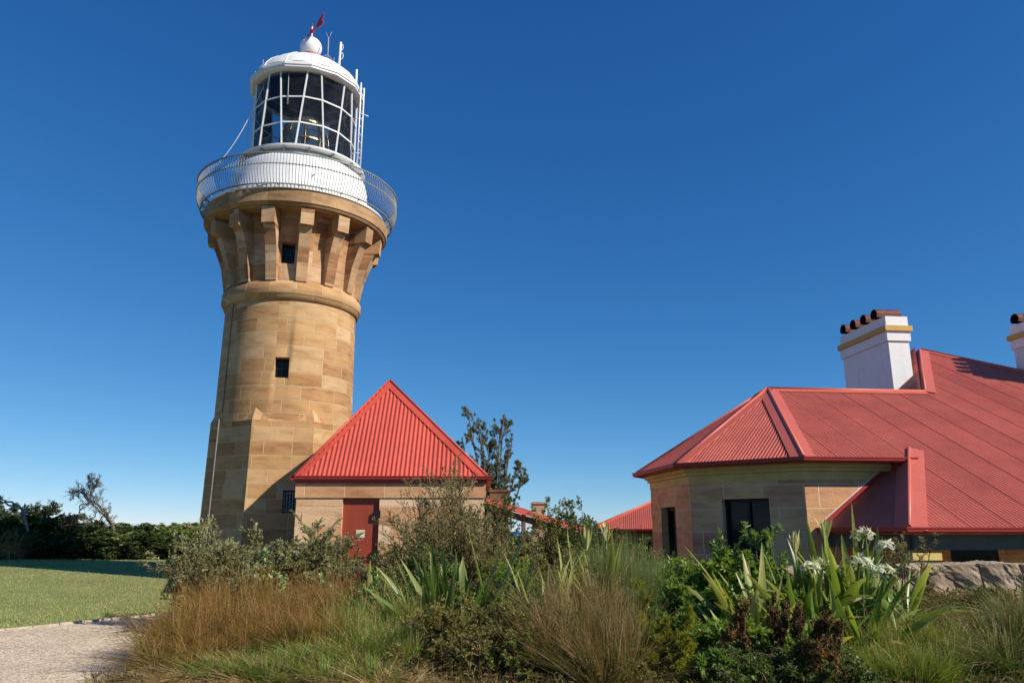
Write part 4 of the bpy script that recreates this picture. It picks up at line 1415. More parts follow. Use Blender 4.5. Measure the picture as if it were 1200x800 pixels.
for px, py, w_ in ((585, 574, .52), (631, 588, .36)):
    q = P3(px, py, Ys + .9) - oS
    m = MB(); m.box((q.x, q.y, q.z / 2), (w_, .5, q.z)); m.box((q.x, q.y, q.z - .03), (w_ + .06, .56, .06))
    m.build('stone_pier', 'wall_rock' if px > 600 else 'timber', sh)

# ------------------------------------------------------------------ dry stone wall of big blocks on the bank
wl_x0, wl_y = 3.85, 11.75
sw = empty('stone_wall', (7.6, wl_y, 0.5), 'low wall of big weathered grey blocks on the bank in front of the verandah', 'wall')
x = wl_x0
i = 0
r7 = random.Random(5)
import bmesh
def rock(cx, cy, cz, dx, dy, dz, slant, seed):
    bm = bmesh.new()
    bmesh.ops.create_cube(bm, size=1.0)
    bmesh.ops.subdivide_edges(bm, edges=bm.edges, cuts=11, use_grid_fill=True)
    rg = np.random.default_rng(seed)
    ph_ = rg.uniform(0, 6.28, 12)
    for v in bm.verts:
        x_, y_, z_ = v.co
        # worn corners
        q = Vector((x_, y_, z_)) * 2
        k = max(0, abs(q.x) ** 6 + abs(q.y) ** 6 + abs(q.z) ** 6)
        s_ = 1.0 - .016 * max(0, k - 1.0)
        wob = .013 * sin(9 * x_ + ph_[0] + 5 * z_) + .012 * sin(13 * y_ + ph_[1] + 7 * x_) + .008 * sin(11 * z_ + ph_[2] + 3 * x_) + rg.normal(0, .0055)
        v.co = Vector(((x_ * s_) * dx + slant * z_, (y_ * s_) * dy - .10 * z_ + wob * .9, (z_ * s_) * dz + wob * .8)) + Vector((cx, cy, cz))
    return bm
for wdt, hgt, sl_ in ((.70, .50, -.05), (.75, .52, -.05), (.62, .55, -.06), (.8, .56, -.10), (.60, .58, -.14), (.98, .57, -.20), (1.15, .60, -.12), (.9, .56, .05), (1.2, .6, -.1)):
    bm = rock(x + wdt / 2 - 7.6, 0, hgt / 2 + .05, wdt - .035, .62, hgt, sl_, 100 + i)
    me = bpy.data.meshes.new('stone_block'); bm.to_mesh(me); bm.free()
    uv = me.uv_layers.new(name='UVMap')
    for lp in me.loops:
        c = me.vertices[lp.vertex_index].co
        uv.data[lp.index].uv = (c.x + c.y * .3 + i * .37, c.z + c.y * .4)
    link('stone_block', me, 'wall_rock', sw)
    x += wdt; i += 1
# dark metal lid seen behind the leafy bank
bx = spot(777, 13.4, EYE - .5)
lid = MB((bx, 13.4, -.75))
lid.box((bx, 13.4, ztop(668, 13.4) / 2 - .36), (.40, .30, ztop(668, 13.4) + .72))
n = 12
pf_ = [(cos(t) * .22, sin(t) * .10) for t in np.linspace(0, pi, n)]
zl = ztop(668, 13.4)
for (x0_, z0_), (x1_, z1_) in zip(pf_, pf_[1:]):
    lid.face([(bx + x0_, 13.22, zl + z0_), (bx + x1_, 13.22, zl + z1_), (bx + x1_, 13.58, zl + z1_), (bx + x0_, 13.58, zl + z0_)], None, True)
for y_ in (13.22, 13.58):
    lid.face([(bx + a, y_, zl + b) for a, b in pf_])
tag(lid.build('bin', 'grey'), 'grey bin with curved lid below the bay doorway, mostly hidden by leaves', 'bin')
#@@PLANTS
# ------------------------------------------------------------------ plants: numpy generators
def unit(v):
    return v / np.maximum(np.linalg.norm(v, axis=-1, keepdims=True), 1e-9)

def blades(rg, n, rad, L, lean, curl, width, segs=5, fold=False, wprof='grass', az=None, azsd=0.5, jitter=0.25, flat=0.0, tone=None, centre=0.0, twist=0.6, tuft=0):
    """n strips growing from a disc; lean = angle from vertical at the root (rad, sd), curl = extra bend to the tip"""
    r = rad * np.sqrt(rg.random(n)); th = rg.random(n) * 2 * pi
    root = np.stack([r * np.cos(th), r * np.sin(th), np.zeros(n)], 1)
    a = th + rg.normal(0, azsd, n) if az is None else rg.normal(az, azsd, n)
    a = np.where(rg.random(n) < centre, rg.random(n) * 2 * pi, a)
    Ln = L * np.clip(rg.normal(1, jitter, n), .35, 1.6)
    l0 = np.abs(rg.normal(lean[0], lean[1], n)) * (0.45 + .75 * r / max(rad, 1e-6))
    cu = rg.normal(curl[0], curl[1], n)
    tuft_tone = None
    if tuft:
        # blades grow in little sheaves that share a direction, a bend and a colour
        m_ = max(2, n // tuft); g_ = rg.integers(0, m_, n); first = np.array([np.argmax(g_ == i) for i in range(m_)])
        fi = first[g_]
        root = root[fi] + rg.normal(0, .012, (n, 3)) * [1, 1, 0]
        a = a[fi] + rg.normal(0, .13, n); l0 = l0[fi] + rg.normal(0, .05, n); cu = cu[fi] + rg.normal(0, .10, n)
        Ln = Ln[fi] * rg.uniform(.7, 1.12, n)
        tuft_tone = np.clip(.75 * rg.random(m_)[g_] + .25 * rg.random(n), 0, 1)
    t = np.linspace(0, 1, segs + 1)
    ang = l0[:, None] + cu[:, None] * t[None] ** 1.5
    ang = np.clip(ang, -.3, 2.6)
    da = np.cumsum(rg.normal(0, .05, (n, segs + 1)), 1)
    A_ = a[:, None] + da
    d = np.stack([np.sin(ang) * np.cos(A_), np.sin(ang) * np.sin(A_), np.cos(ang)], -1)
    step = Ln[:, None, None] / segs * d
    P = root[:, None, :] + np.concatenate([np.zeros((n, 1, 3)), np.cumsum(step[:, 1:], 1)], 1)
    side = np.stack([-np.sin(A_), np.cos(A_), np.zeros_like(A_)], -1)
    nrm = np.cross(side, d)
    tw = rg.normal(0, twist, n)[:, None, None]
    side = side * np.cos(tw) + nrm * np.sin(tw)
    if wprof == 'grass':
        w = np.maximum(1 - t, 0.02) ** .6
    elif wprof == 'strap':
        w = np.minimum(1, .55 + 1.2 * t) * np.clip((1 - t) / .45, 0.015, 1) ** .75
    elif wprof == 'stalk':
        w = 1 - .6 * t
    else:
        w = np.sin(np.clip(t, .02, .985) * pi) ** .7
    W_ = width * np.clip(rg.normal(1, .2, n), .5, 1.6)
    hw = (W_[:, None] * w[None] / 2)[..., None]
    tn = rg.random(n) if tone is None else np.clip(rg.normal(tone[0], tone[1], n), 0, 1)
    if tuft_tone is not None:
        tn = tuft_tone
    if fold:
        up = np.cross(side, d)
        Lf = P - side * hw * .95 + up * hw * .38; Rt = P + side * hw * .95 + up * hw * .38
        V = np.stack([Lf, P, Rt], 2)                       # n, s+1, 3, 3
        k = 3
    else:
        V = np.stack([P - side * hw, P + side * hw], 2)
        k = 2
    base = (np.arange(n) * (segs + 1) * k)[:, None]
    j = np.arange(segs)[None] * k
    Fs = []
    for q in range(k - 1):
        o = base + j + q
        Fs.append(np.stack([o, o + 1, o + k + 1, o + k], -1).reshape(-1, 4))
    F = np.concatenate(Fs)
    al = np.broadcast_to(t[None, :, None], (n, segs + 1, k)).reshape(-1)
    tone_ = np.broadcast_to(tn[:, None, None], (n, segs + 1, k)).reshape(-1)
    tips = P[:, -1]; tipd = d[:, -1]
    return V.reshape(-1, 3), F, tone_, al, tips, tipd

def cat(parts):
    V = []; F = []; T = []; A_ = []; o = 0
    for p in parts:
        V.append(p[0]); F.append(p[1] + o); T.append(p[2]); A_.append(p[3]); o += len(p[0])
    return np.concatenate(V), np.concatenate(F), np.concatenate(T), np.concatenate(A_)

def fmesh(name, parts, smooth=False):
    V, F, T, A_ = cat(parts)
    return np_mesh(name, V, F, {'tone': T, 'along': A_}, smooth)

def grow(rg, paths, n_per, t0, t1, ang, ratio, segs, up=0.0, wob=0.12, dec=.45):
    """children of every path: (N,K,3) -> (N*n,segs+1,3)"""
    Np, K, _ = paths.shape
    t = t0 + (t1 - t0) * rg.random((Np, n_per))
    x = t * (K - 1); i = np.minimum(x.astype(int), K - 2); f = (x - i)[..., None]
    idx = np.arange(Np)[:, None]
    p = paths[idx, i] * (1 - f) + paths[idx, i + 1] * f
    d = unit(paths[idx, i + 1] - paths[idx, i])
    Lp = np.linalg.norm(np.diff(paths, axis=1), axis=-1).sum(1)[:, None]
    L = Lp * ratio * (1 - dec * t) * rg.uniform(.65, 1.25, t.shape)
    rv = unit(rg.normal(size=d.shape)); rv = unit(rv - (rv * d).sum(-1, keepdims=True) * d)
    a = np.clip(rg.normal(ang, ang * .25, t.shape), .1, 1.6)[..., None]
    d = unit(d * np.cos(a) + rv * np.sin(a) + np.array([0, 0, up]))
    p = p.reshape(-1, 3); d = d.reshape(-1, 3); L = L.reshape(-1)
    out = [p]; cur = p
    for s in range(segs):
        d = unit(d + rg.normal(0, wob, d.shape) + np.array([0, 0, up * .25]))
        cur = cur + d * (L / segs)[:, None]
        out.append(cur)
    return np.stack(out, 1)

def stems0(rg, n, rad, L, spread, segs, up=.05, wob=.08, jit=.2, az=None, azw=pi):
    th = rg.random(n) * 2 * pi if az is None else rg.normal(az, azw, n)
    r = rad * np.sqrt(rg.random(n))
    p = np.stack([r * np.cos(th), r * np.sin(th), np.zeros(n)], 1)
    a = np.abs(rg.normal(0, spread, n)); a = np.minimum(a, 1.35)
    d = np.stack([np.sin(a) * np.cos(th), np.sin(a) * np.sin(th), np.cos(a)], 1)
    Ln = L * np.clip(rg.normal(1, jit, n), .4, 1.4) * (1 - .18 * a)
    out = [p]; cur = p
    for s in range(segs):
        d = unit(d + rg.normal(0, wob, d.shape) + np.array([0, 0, up]))
        cur = cur + d * (Ln / segs)[:, None]
        out.append(cur)
    return np.stack(out, 1)

def tubes(paths, r0, r1, sides=4):
    Np, K, _ = paths.shape
    d = np.gradient(paths, axis=1); d = unit(d)
    ref = np.array([.31, .2, .93]); x = unit(np.cross(d, ref)); y = np.cross(x, d)
    r = np.linspace(r0, r1, K)[None, :, None]
    V = []
    for s in range(sides):
        a = 2 * pi * s / sides
        V.append(paths + (x * cos(a) + y * sin(a)) * r)
    V = np.stack(V, 2).reshape(-1, 3)
    base = (np.arange(Np) * K * sides)[:, None, None]
    j = (np.arange(K - 1) * sides)[None, :, None]
    s = np.arange(sides)[None, None, :]; s2 = (s + 1) % sides
    o = base + j
    F = np.stack([o + s, o + s2, o + s2 + sides, o + s + sides], -1).reshape(-1, 4)
    tn = np.full(len(V), .5)
    return V, F, tn, tn

def leaves(rg, paths, n_per, length, width, t0=.15, droop=.15, follow=.7, tone=None, clump=None, up=.3):
    """one folded leaf per sample along each twig"""
    Np, K, _ = paths.shape
    t = t0 + (1 - t0) * rg.random((Np, n_per)) ** .8
    x = t * (K - 1); i = np.minimum(x.astype(int), K - 2); f = (x - i)[..., None]
    idx = np.arange(Np)[:, None]
    p = (paths[idx, i] * (1 - f) + paths[idx, i + 1] * f).reshape(-1, 3)
    d = unit(paths[idx, i + 1] - paths[idx, i]).reshape(-1, 3)
    n = len(p)
    rv = unit(rg.normal(size=(n, 3)))
    d = unit(d * follow + rv * (1 - follow) * 1.6 + np.array([0, 0, up * .4 - droop * .5]))
    L = length * np.clip(rg.normal(1, .25, n), .4, 1.7)[:, None]
    side = unit(np.cross(d, unit(rg.normal(size=(n, 3)) + np.array([0, 0, 1.2]))))
    nr = np.cross(side, d)
    wv = side * (width * np.clip(rg.normal(1, .2, n), .5, 1.6)[:, None]) / 2
    mid = p + d * L * .48
    tip = p + d * L - np.array([0, 0, 1]) * L * droop
    V = np.stack([p, mid - wv + nr * width * .12, tip, mid + wv + nr * width * .12], 1).reshape(-1, 3)
    F = np.arange(n * 4).reshape(n, 4)
    tn = rg.random(n) if tone is None else np.clip(rg.normal(tone[0], tone[1], n), 0, 1)
    if clump is not None:
        tn = np.clip(tn * .6 + .4 * np.repeat(rg.random(Np), n_per), 0, 1)
    al = np.tile([0, .5, 1, .5], n)
    return V, F, np.repeat(tn, 4), al

def put(name, parts, x, y, rz=0.0, sc=1.0, z=None, label='', cat_='', group=None):
    """parts: [(name, mesh, material, sub-parts)] under one Empty at the base of the plant"""
    e_ = empty(name, (x, y, G(x, y) + .01 if z is None else z), label, cat_, group, rz)
    e_.scale = (sc, sc, sc) if isinstance(sc, (int, float)) else sc
    for q in parts:
        link(q[0], q[1], q[2], e_)
    return e_

def put1(name, me, mat, x, y, rz, sc, label, cat_, group=None):
    o = link(name, me, mat)
    o.location = (x, y, G(x, y) + .005); o.rotation_euler = (0, 0, rz)
    o.scale = (sc, sc, sc) if isinstance(sc, (int, float)) else sc
    return tag(o, label, cat_, group)

# ---- tussocks (blades + flower stalks) ------------------------------------------------
def tussock_meshes(seed, n, rad, L, lean, curl, width, stalk=None, **kw):
    rg = np.random.default_rng(seed)
    b = blades(rg, n, rad, L, lean, curl, width, **kw)
    me = fmesh('blades', [b[:4]])
    st = None
    if stalk:
        ns, Ls, w_ = stalk
        s_ = blades(rg, ns, rad * .8, Ls, (lean[0] * .8, lean[1]), (curl[0] * .55, curl[1]), w_, 6, wprof='stalk')
        tips = s_[4]; td = s_[5]
        pth = np.stack([tips - td * Ls * .16 * f for f in (0, .33, .66, 1)], 1)
        sd = leaves(rg, pth, 12, .022, .006, 0, .1, .8)
        st = fmesh('seed_stalks', [s_[:4], sd])
    return me, st

rust = [tussock_meshes(30 + i, 1150, .28, .92, (.44, .36), (.55, .7), .009, (260, .98, .0065), segs=6, centre=.22, jitter=.38, azsd=1.1, tuft=11) for i in range(3)]
green = [tussock_meshes(40 + i, 1050, .27, .82, (.28, .22), (.32, .35), .0088, (50, .9, .006), segs=5, centre=.3, jitter=.33, azsd=.8, tuft=11) for i in range(3)]
straw = [tussock_meshes(50 + i, 900, .20, .84, (.72, .34), (1.1, .5), .0085, (40, .8, .006), segs=7, centre=.1, jitter=.33, azsd=.8, tuft=11) for i in range(2)]
reed = [tussock_meshes(60 + i, 900, .27, 1.15, (.33, .22), (.12, .3), .0078, (170, 1.22, .0066), segs=6, centre=.2, jitter=.3, azsd=.7, tuft=11) for i in range(2)]
fineg = [tussock_meshes(70 + i, 2600, .16, .95, (.22, .14), (.10, .3), .0052, None, segs=5, centre=.2) for i in range(2)]
dsedge = [tussock_meshes(80 + i, 1000, .20, .84, (.55, .34), (.9, .5), .009, (50, .8, .004), segs=6, centre=.08, jitter=.3, tuft=10) for i in range(2)]

def tussock(kind, k, mat, stalkmat, x, y, sc, label, group, nm='grass_tussock', cat_='grass'):
    me, st = kind[k % len(kind)]
    ps_ = [('blades', me, mat)]
    if st is not None:
        ps_.append(('seed_stalks', st, stalkmat))
    return put(nm, ps_, x, y, rng.uniform(0, 6.28), sc, None, label, cat_, group)

def row(pts, kind, mat, smat, label, group, nm='grass_tussock', base_h=.8):
    """pts: (px, top py, Y): column in the picture's plan, height so that it reaches the given line of sight, depth"""
    for i, (px, py, Y) in enumerate(pts):
        x = spot(px, Y)
        h = ztop(py, Y) - G(x, Y)
        s_ = h / base_h
        hs_ = min(1.25, max(.8, s_))
        tussock(kind, i, mat, smat, x, Y, (hs_, hs_, s_), label, group, nm)

# rusty grass on the left corner of the bed
row([(206, 708, 10.3), (240, 690, 10.8), (285, 684, 11.2), (330, 694, 10.9), (400, 690, 11.0), (198, 728, 9.5), (228, 716, 9.8), (268, 706, 10.1),
     (200, 752, 8.9), (255, 690, 11.8), (300, 685, 12.2), (390, 686, 12.0), (350, 688, 11.8), (375, 690, 11.4)],
    rust, 'rust_grass', 'rust_grass', 'rust and green tussock in the shaggy clump beside the gravel path', 'rusty tussocks beside the gravel path', base_h=.98)
row([(365, 714, 10.3), (320, 708, 10.4), (250, 752, 8.9), (290, 738, 9.2), (310, 724, 9.6), (350, 722, 9.4), (385, 724, 9.4), (285, 716, 9.9), (240, 735, 9.3), (222, 765, 8.6)],
    green, 'rust_grass', 'rust_grass', 'green tussock with orange tips at the foot of the rusty clump', 'green and orange tussocks at the front of the rusty clump', base_h=.85)
row([(205, 785, 8.1), (240, 775, 8.3)], straw, 'straw_grass', 'straw_grass',
    'arching straw coloured sedge at the bottom left corner of the bed', 'straw sedges at the bottom left corner', 'sedge', base_h=.72)
row([(430, 784, 7.9), (300, 780, 8.0), (462, 792, 7.6)], straw, 'straw_grass', 'straw_grass',
    'arching straw coloured sedge along the bottom edge of the bed', 'straw sedges at the front of the bed', 'sedge', base_h=.72)
row([(345, 765, 8.3), (370, 752, 8.6), (325, 778, 8.0), (400, 752, 8.6), (300, 764, 8.4), (385, 778, 8.0), (425, 758, 8.5), (275, 770, 8.2), (440, 776, 8.1)], green, 'green_grass', 'straw_grass',
    'low green rush at the bottom edge below the rusty clump', 'low green rushes at the bottom edge below the rusty clump', 'rush', base_h=.9)
row([(410, 712, 9.8), (438, 700, 10.2), (470, 698, 10.3), (500, 706, 10.1), (455, 722, 9.2), (425, 735, 8.9), (470, 740, 8.9)],
    green, 'green_grass', 'straw_grass', 'fresh green rush in the upright clump between rusty grass and brown shrubs', 'green rushes in the middle of the bed', 'rush', base_h=.92)
row([(645, 690, 9.2), (680, 676, 9.4), (715, 676, 9.4), (690, 700, 8.6), (728, 704, 8.5), (655, 712, 8.5), (708, 735, 8.0)],
    reed, 'reed', 'reed', 'tall brown and grey reed tuft leaning in the middle of the bed', 'brown reeds in the middle of the bed', 'reed', base_h=1.32)
row([(732, 650, 11.0), (757, 664, 10.6), (712, 654, 11.3)], fineg, 'fine_green', 'fine_green',
    'upright feathery grey green bush behind the brown reeds', 'feathery grey green bushes behind the reeds', 'feathery_bush', base_h=1.05)
row([(1020, 722, 9.0), (1052, 720, 9.2), (1085, 718, 9.4), (1112, 724, 9.2), (1065, 748, 8.4), (1100, 745, 8.5), (1132, 740, 9.0), (1035, 750, 8.5)],
    green, 'green_grass', 'straw_grass', 'green and straw tussock below the stone wall', 'green tussocks below the stone wall', base_h=1.05)
row([(1000, 715, 9.8), (1125, 714, 10.2), (1090, 716, 10.2)], straw, 'straw_grass', 'straw_grass', 'bleached tuft at the foot of the stone wall', 'bleached tufts at the foot of the stone wall', base_h=.9)
row([(1190, 696, 9.4), (1172, 716, 9.0), (1208, 682, 9.6), (1190, 742, 8.6), (1225, 694, 9.3), (1165, 748, 8.7)], dsedge, 'dark_sedge', 'straw_grass',
    'dark arching sedge at the right end of the stone wall', 'dark sedges at the right end of the bed', 'sedge', base_h=.86)

# ---- shrubs --------------------------------------------------------------------------
def shrub(seed, h, w, n0, n1, n2, leafn, ll, lw, leafmat, name, label, x, y, spread=None, up=.10, wob=.12, droop=.1, follow=.6, stem='twig', ang=.6, r=.012, ratio=.5, extra=None, tone=None, z=None, group=None, cat_='shrub', sub=True, az=None, azw=pi, t0=.3):
    rg = np.random.default_rng(seed)
    sp = spread if spread is not None else min(.9, .62 * w / h)
    s0 = stems0(rg, n0, w * .14, h * .95, sp, 7, up, wob, .2, az, azw)
    s1 = grow(rg, s0, n1, t0, 1.0, ang, ratio, 5, up, wob)
    s2 = grow(rg, s1, n2, .2, 1.0, ang, ratio, 4, up * .7, wob * 1.2)
    tips = np.concatenate([s2, s1[:, -5:]]) if s2.shape[1] == 5 else s2
    # normalise height
    zm = np.quantile(tips[:, -1, 2], .985)
    k = h / zm
    xm = np.quantile(np.abs(tips[:, -1, :2]), .93)
    kx = (w / 2) / xm
    sc_v = np.array([kx, kx, k])
    s0, s1, tips, s2 = s0 * sc_v, s1 * sc_v, tips * sc_v, s2 * sc_v
    stm = fmesh('stems', [tubes(s0, r, r * .45, 5), tubes(s1, r * .5, r * .22, 4), tubes(s2, r * .24, r * .12, 3)])
    lf_ = fmesh('foliage', [leaves(rg, tips, leafn, ll, lw, .1, droop, follow, tone, True)])
    ps_ = [('stems', stm, stem), ('foliage', lf_, leafmat)]
    if extra:
        ps_ += extra(rg, tips)
    return put(name, ps_, x, y, 0, 1.0, z, label, cat_, group), s0, tips

def sp_at(px, py, Y, wpx):
    x = spot(px, Y)
    z = ztop(py, Y)
    return x, Y, z - G(x, Y), wpx / 900 * Y * 1.03

def S_(seed, px, py, Y, wpx, *a, **k):
    x, y, h, w = sp_at(px, py, Y, wpx)
    return shrub(seed, h, w, *a, x=x, y=y, **k)

# big silver bush in front of the lighthouse door
for i, (px, py, Y, wpx) in enumerate(((285, 624, 14.0, 140), (340, 620, 14.2, 130), (384, 628, 14.0, 90), (248, 638, 13.6, 80), (318, 642, 13.2, 140))):
    S_(200 + i, px, py, Y, wpx, 24, 12, 10, 22, .046, .016, 'silver', 'silver_shrub',
       ['silver grey bush at the base of the lighthouse', 'tall middle of the silver grey thicket before the barred window', 'silver grey bush reaching in front of the store wall beside the door', 'small silver grey bush at the left end of the thicket beside the lawn', 'lower silver grey bush at the front of the thicket'][i],
       cat_='shrub', up=.12, ang=.5, ratio=.42, follow=.75)
def flowers(mat, n, size, frac=1.0, nm='flower'):
    def f(rg, tips):
        pts = tips[rg.integers(0, len(tips), n), -1]
        pth = np.stack([pts, pts + unit(rg.normal(size=pts.shape) + [0, 0, .8]) * size], 1)
        return [(nm + 's', fmesh(nm + 's', [leaves(rg, pth, 9, size, size * .5, 0, .1, .2)]), mat)]
    return f
S_(210, 345, 652, 12.6, 85, 9, 6, 4, 8, .085, .045, 'whitefleck', 'variegated_shrub', 'low shrub with white flecked broad leaves in front of the silver bush', ang=.6, droop=.25, extra=flowers('orange_flower', 4, .05))
S_(211, 412, 656, 12.8, 80, 7, 6, 4, 8, .036, .012, 'wispy', 'wispy_shrub', 'thin grey green shrub in front of the brown red door', ang=.55, follow=.75)
S_(212, 392, 682, 12.2, 80, 8, 6, 5, 8, .045, .013, 'olive_leaf', 'olive_shrub', 'olive green low shrub behind the rusty grass below the door', ang=.6)
# wispy tall shrub before the store
S_(213, 520, 550, 14.2, 105, 20, 12, 8, 13, .046, .014, 'wispy', 'wispy_shrub', 'tall wispy grey brown shrub standing before the right half of the store wall', spread=.36, up=.16, ang=.5, follow=.8, ratio=.42)
S_(214, 486, 610, 13.6, 80, 14, 10, 8, 14, .044, .014, 'wispy', 'wispy_shrub', 'lower wispy shrub left of the tall wispy shrub at the store wall', spread=.5, up=.12, ang=.5, follow=.75)
S_(215, 548, 612, 13.8, 80, 14, 10, 8, 14, .044, .014, 'wispy', 'wispy_shrub', 'wispy shrub at the right corner of the store', spread=.5, up=.12, ang=.5, follow=.75)
# dark leafy shrubs behind
S_(216, 595, 584, 16.2, 100, 12, 8, 6, 10, .06, .030, 'dark_leaf', 'dark_shrub', 'dense dark green shrub in front of the covered walkway', ang=.65, ratio=.45)
S_(217, 640, 588, 16.4, 85, 11, 8, 6, 10, .06, .030, 'olive_leaf', 'dark_shrub', 'olive brown dense shrub in front of the right stone pier', ang=.65, ratio=.45)
S_(218, 690, 588, 15.6, 66, 8, 7, 6, 8, .065, .036, 'dark_leaf', 'leafy_shrub', 'open leafy shrub with upright shoots left of the dark red verandah roof', ang=.7, ratio=.42, up=.18)
S_(219, 715, 622, 15.2, 70, 9, 7, 6, 8, .055, .030, 'dark_leaf', 'leafy_shrub', 'dark green shrub under the edge of the dark red verandah roof', ang=.7, ratio=.45)
S_(220, 660, 640, 14.2, 110, 10, 7, 6, 9, .05, .020, 'olive_leaf', 'olive_shrub', 'spreading olive shrub behind the cream budded lilies', ang=.65)
S_(221, 575, 640, 14.0, 90, 10, 7, 6, 9, .05, .020, 'dark_leaf', 'dark_shrub', 'dark shrub behind the spear leaved clump', ang=.65)
# brownish middle shrubs
S_(222, 545, 706, 9.2, 100, 16, 10, 8, 11, .032, .011, 'brown_leaf', 'heath_shrub', 'brownish heath bush beside the green rushes', ang=.5, ratio=.42, follow=.75, up=.12, extra=flowers('orange_flower', 6, .022))
S_(223, 605, 702, 9.2, 120, 16, 10, 8, 11, .036, .013, 'olive_leaf', 'heath_shrub', 'olive heath bush in the middle front of the bed', ang=.5, ratio=.42, follow=.7, up=.12)
S_(224, 550, 738, 8.5, 120, 15, 10, 8, 11, .034, .012, 'brown_leaf', 'heath_shrub', 'brown green heath bush at the bottom edge of the bed', ang=.5, ratio=.42, follow=.7)
S_(225, 618, 745, 8.3, 90, 15, 10, 8, 11, .036, .013, 'olive_leaf', 'heath_shrub', 'olive heath bush at the bottom edge left of the brown reeds', ang=.5, ratio=.42, follow=.65)
S_(226, 440, 668, 11.6, 90, 9, 7, 6, 8, .045, .016, 'olive_leaf', 'olive_shrub', 'olive shrub behind the green rushes', ang=.6)
S_(227, 520, 668, 11.2, 70, 9, 7, 6, 8, .05, .016, 'bank_leaf', 'leafy_shrub', 'mid green shrub with orange flowers in front of the spear leaves', ang=.6, extra=flowers('orange_flower', 5, .035))
S_(228, 595, 660, 11.8, 80, 9, 7, 6, 9, .07, .016, 'bright_leaf', 'leafy_shrub', 'green shrub with whorled narrow leaves right of the spear leaved clump', ang=.5, up=.18)
# glossy leafy bank before the bay
bankp = ((778, 668, 11.2, 80), (818, 664, 11.0, 90), (860, 656, 11.0, 90), (795, 696, 10.0, 95), (838, 690, 9.9, 100), (880, 690, 9.8, 90), (815, 728, 9.0, 100), (865, 735, 8.7, 90), (905, 662, 10.8, 80), (845, 765, 8.2, 90))
for i, (px, py, Y, wpx) in enumerate(bankp):
    S_(230 + i, px, py, Y, wpx, 18, 8, 5, 13, .090, .025, 'bright_leaf' if i % 3 else 'bank_leaf', 'leafy_shrub',
       'glossy green bush in the leafy bank in front of the bay window', group='glossy bushes in the leafy bank', ang=.55, up=.2, follow=.65, ratio=.4)
S_(245, 890, 618, 11.6, 62, 7, 5, 4, 12, .095, .026, 'bank_leaf', 'leafy_shrub', 'tallest glossy shoots of the leafy bank rising against the bay window', ang=.45, up=.22, follow=.65, spread=.3)
S_(246, 1052, 627, 11.3, 62, 8, 7, 6, 8, .032, .012, 'wispy', 'pale_shrub', 'small pale fine leaved shrub at the left end of the stone wall', ang=.6)
S_(247, 955, 748, 8.0, 140, 14, 8, 7, 10, .04, .013, 'dark_leaf', 'low_shrub', 'dark low shrub under the lilies at the bottom edge', ang=.7)
S_(248, 885, 762, 7.9, 100, 12, 8, 7, 9, .045, .014, 'dark_leaf', 'low_shrub', 'dark leafy undergrowth left of the dry seed heads', ang=.7)
S_(249, 1140, 690, 10.6, 50, 7, 6, 5, 8, .05, .012, 'dark_leaf', 'low_shrub', 'small dark plant leaning on the right part of the stone wall', ang=.6)
S_(250, 745, 765, 8.2, 90, 9, 7, 6, 8, .03, .010, 'olive_leaf', 'low_shrub', 'low olive undergrowth at the foot of the brown reeds', ang=.6)
S_(251, 690, 655, 12.2, 90, 9, 7, 6, 8, .05, .016, 'olive_leaf', 'olive_shrub', 'olive shrub right behind the brown reeds', ang=.6)
S_(252, 478, 640, 12.6, 80, 13, 9, 7, 11, .05, .018, 'dark_leaf', 'dark_shrub', 'dark leafy shrub left of the spear leaved clump', ang=.6)
S_(253, 230, 655, 13.0, 40, 7, 6, 5, 8, .04, .012, 'wispy', 'wispy_shrub', 'small dry shrub at the edge of the lawn beside the silver thicket', ang=.5)
S_(254, 760, 640, 13.0, 80, 9, 7, 5, 8, .055, .018, 'olive_leaf', 'olive_shrub', 'olive shrub under the left corner of the bay', ang=.6)

S_(255, 470, 676, 11.0, 80, 13, 8, 6, 11, .05, .017, 'bank_leaf', 'leafy_shrub', 'mid green leafy shrub left of the spear leaved clump', ang=.6)
S_(256, 622, 668, 10.8, 80, 13, 8, 6, 11, .05, .016, 'bright_leaf', 'leafy_shrub', 'bright green leafy shrub between the heath bushes and the budded lilies', ang=.6)
S_(257, 690, 662, 10.9, 70, 13, 8, 6, 11, .045, .014, 'olive_leaf', 'olive_shrub', 'dense olive shrub among the budded lilies behind the reeds', ang=.6)
S_(258, 590, 640, 13.0, 90, 14, 9, 7, 12, .05, .018, 'olive_leaf', 'olive_shrub', 'dense olive shrub at the foot of the dark bushes below the walkway roof', ang=.6)
# fennel: yellow green thread leaves
for i, (px, py, Y, wpx, lb) in enumerate(((800, 716, 8.7, 80, 'yellow green fennel plume low beside the brown reeds'), (760, 684, 9.6, 50, 'tall yellow green fennel plume behind the brown reeds'), (778, 748, 8.3, 70, 'small yellow green fennel at the bottom edge'))):
    S_(260 + i, px, py, Y, wpx, 8, 10, 9, 20, .040, .0055, 'fennel', 'fennel', lb, ang=.7, up=.16, follow=.5, stem='fennel', r=.008, cat_='herb', ratio=.34)

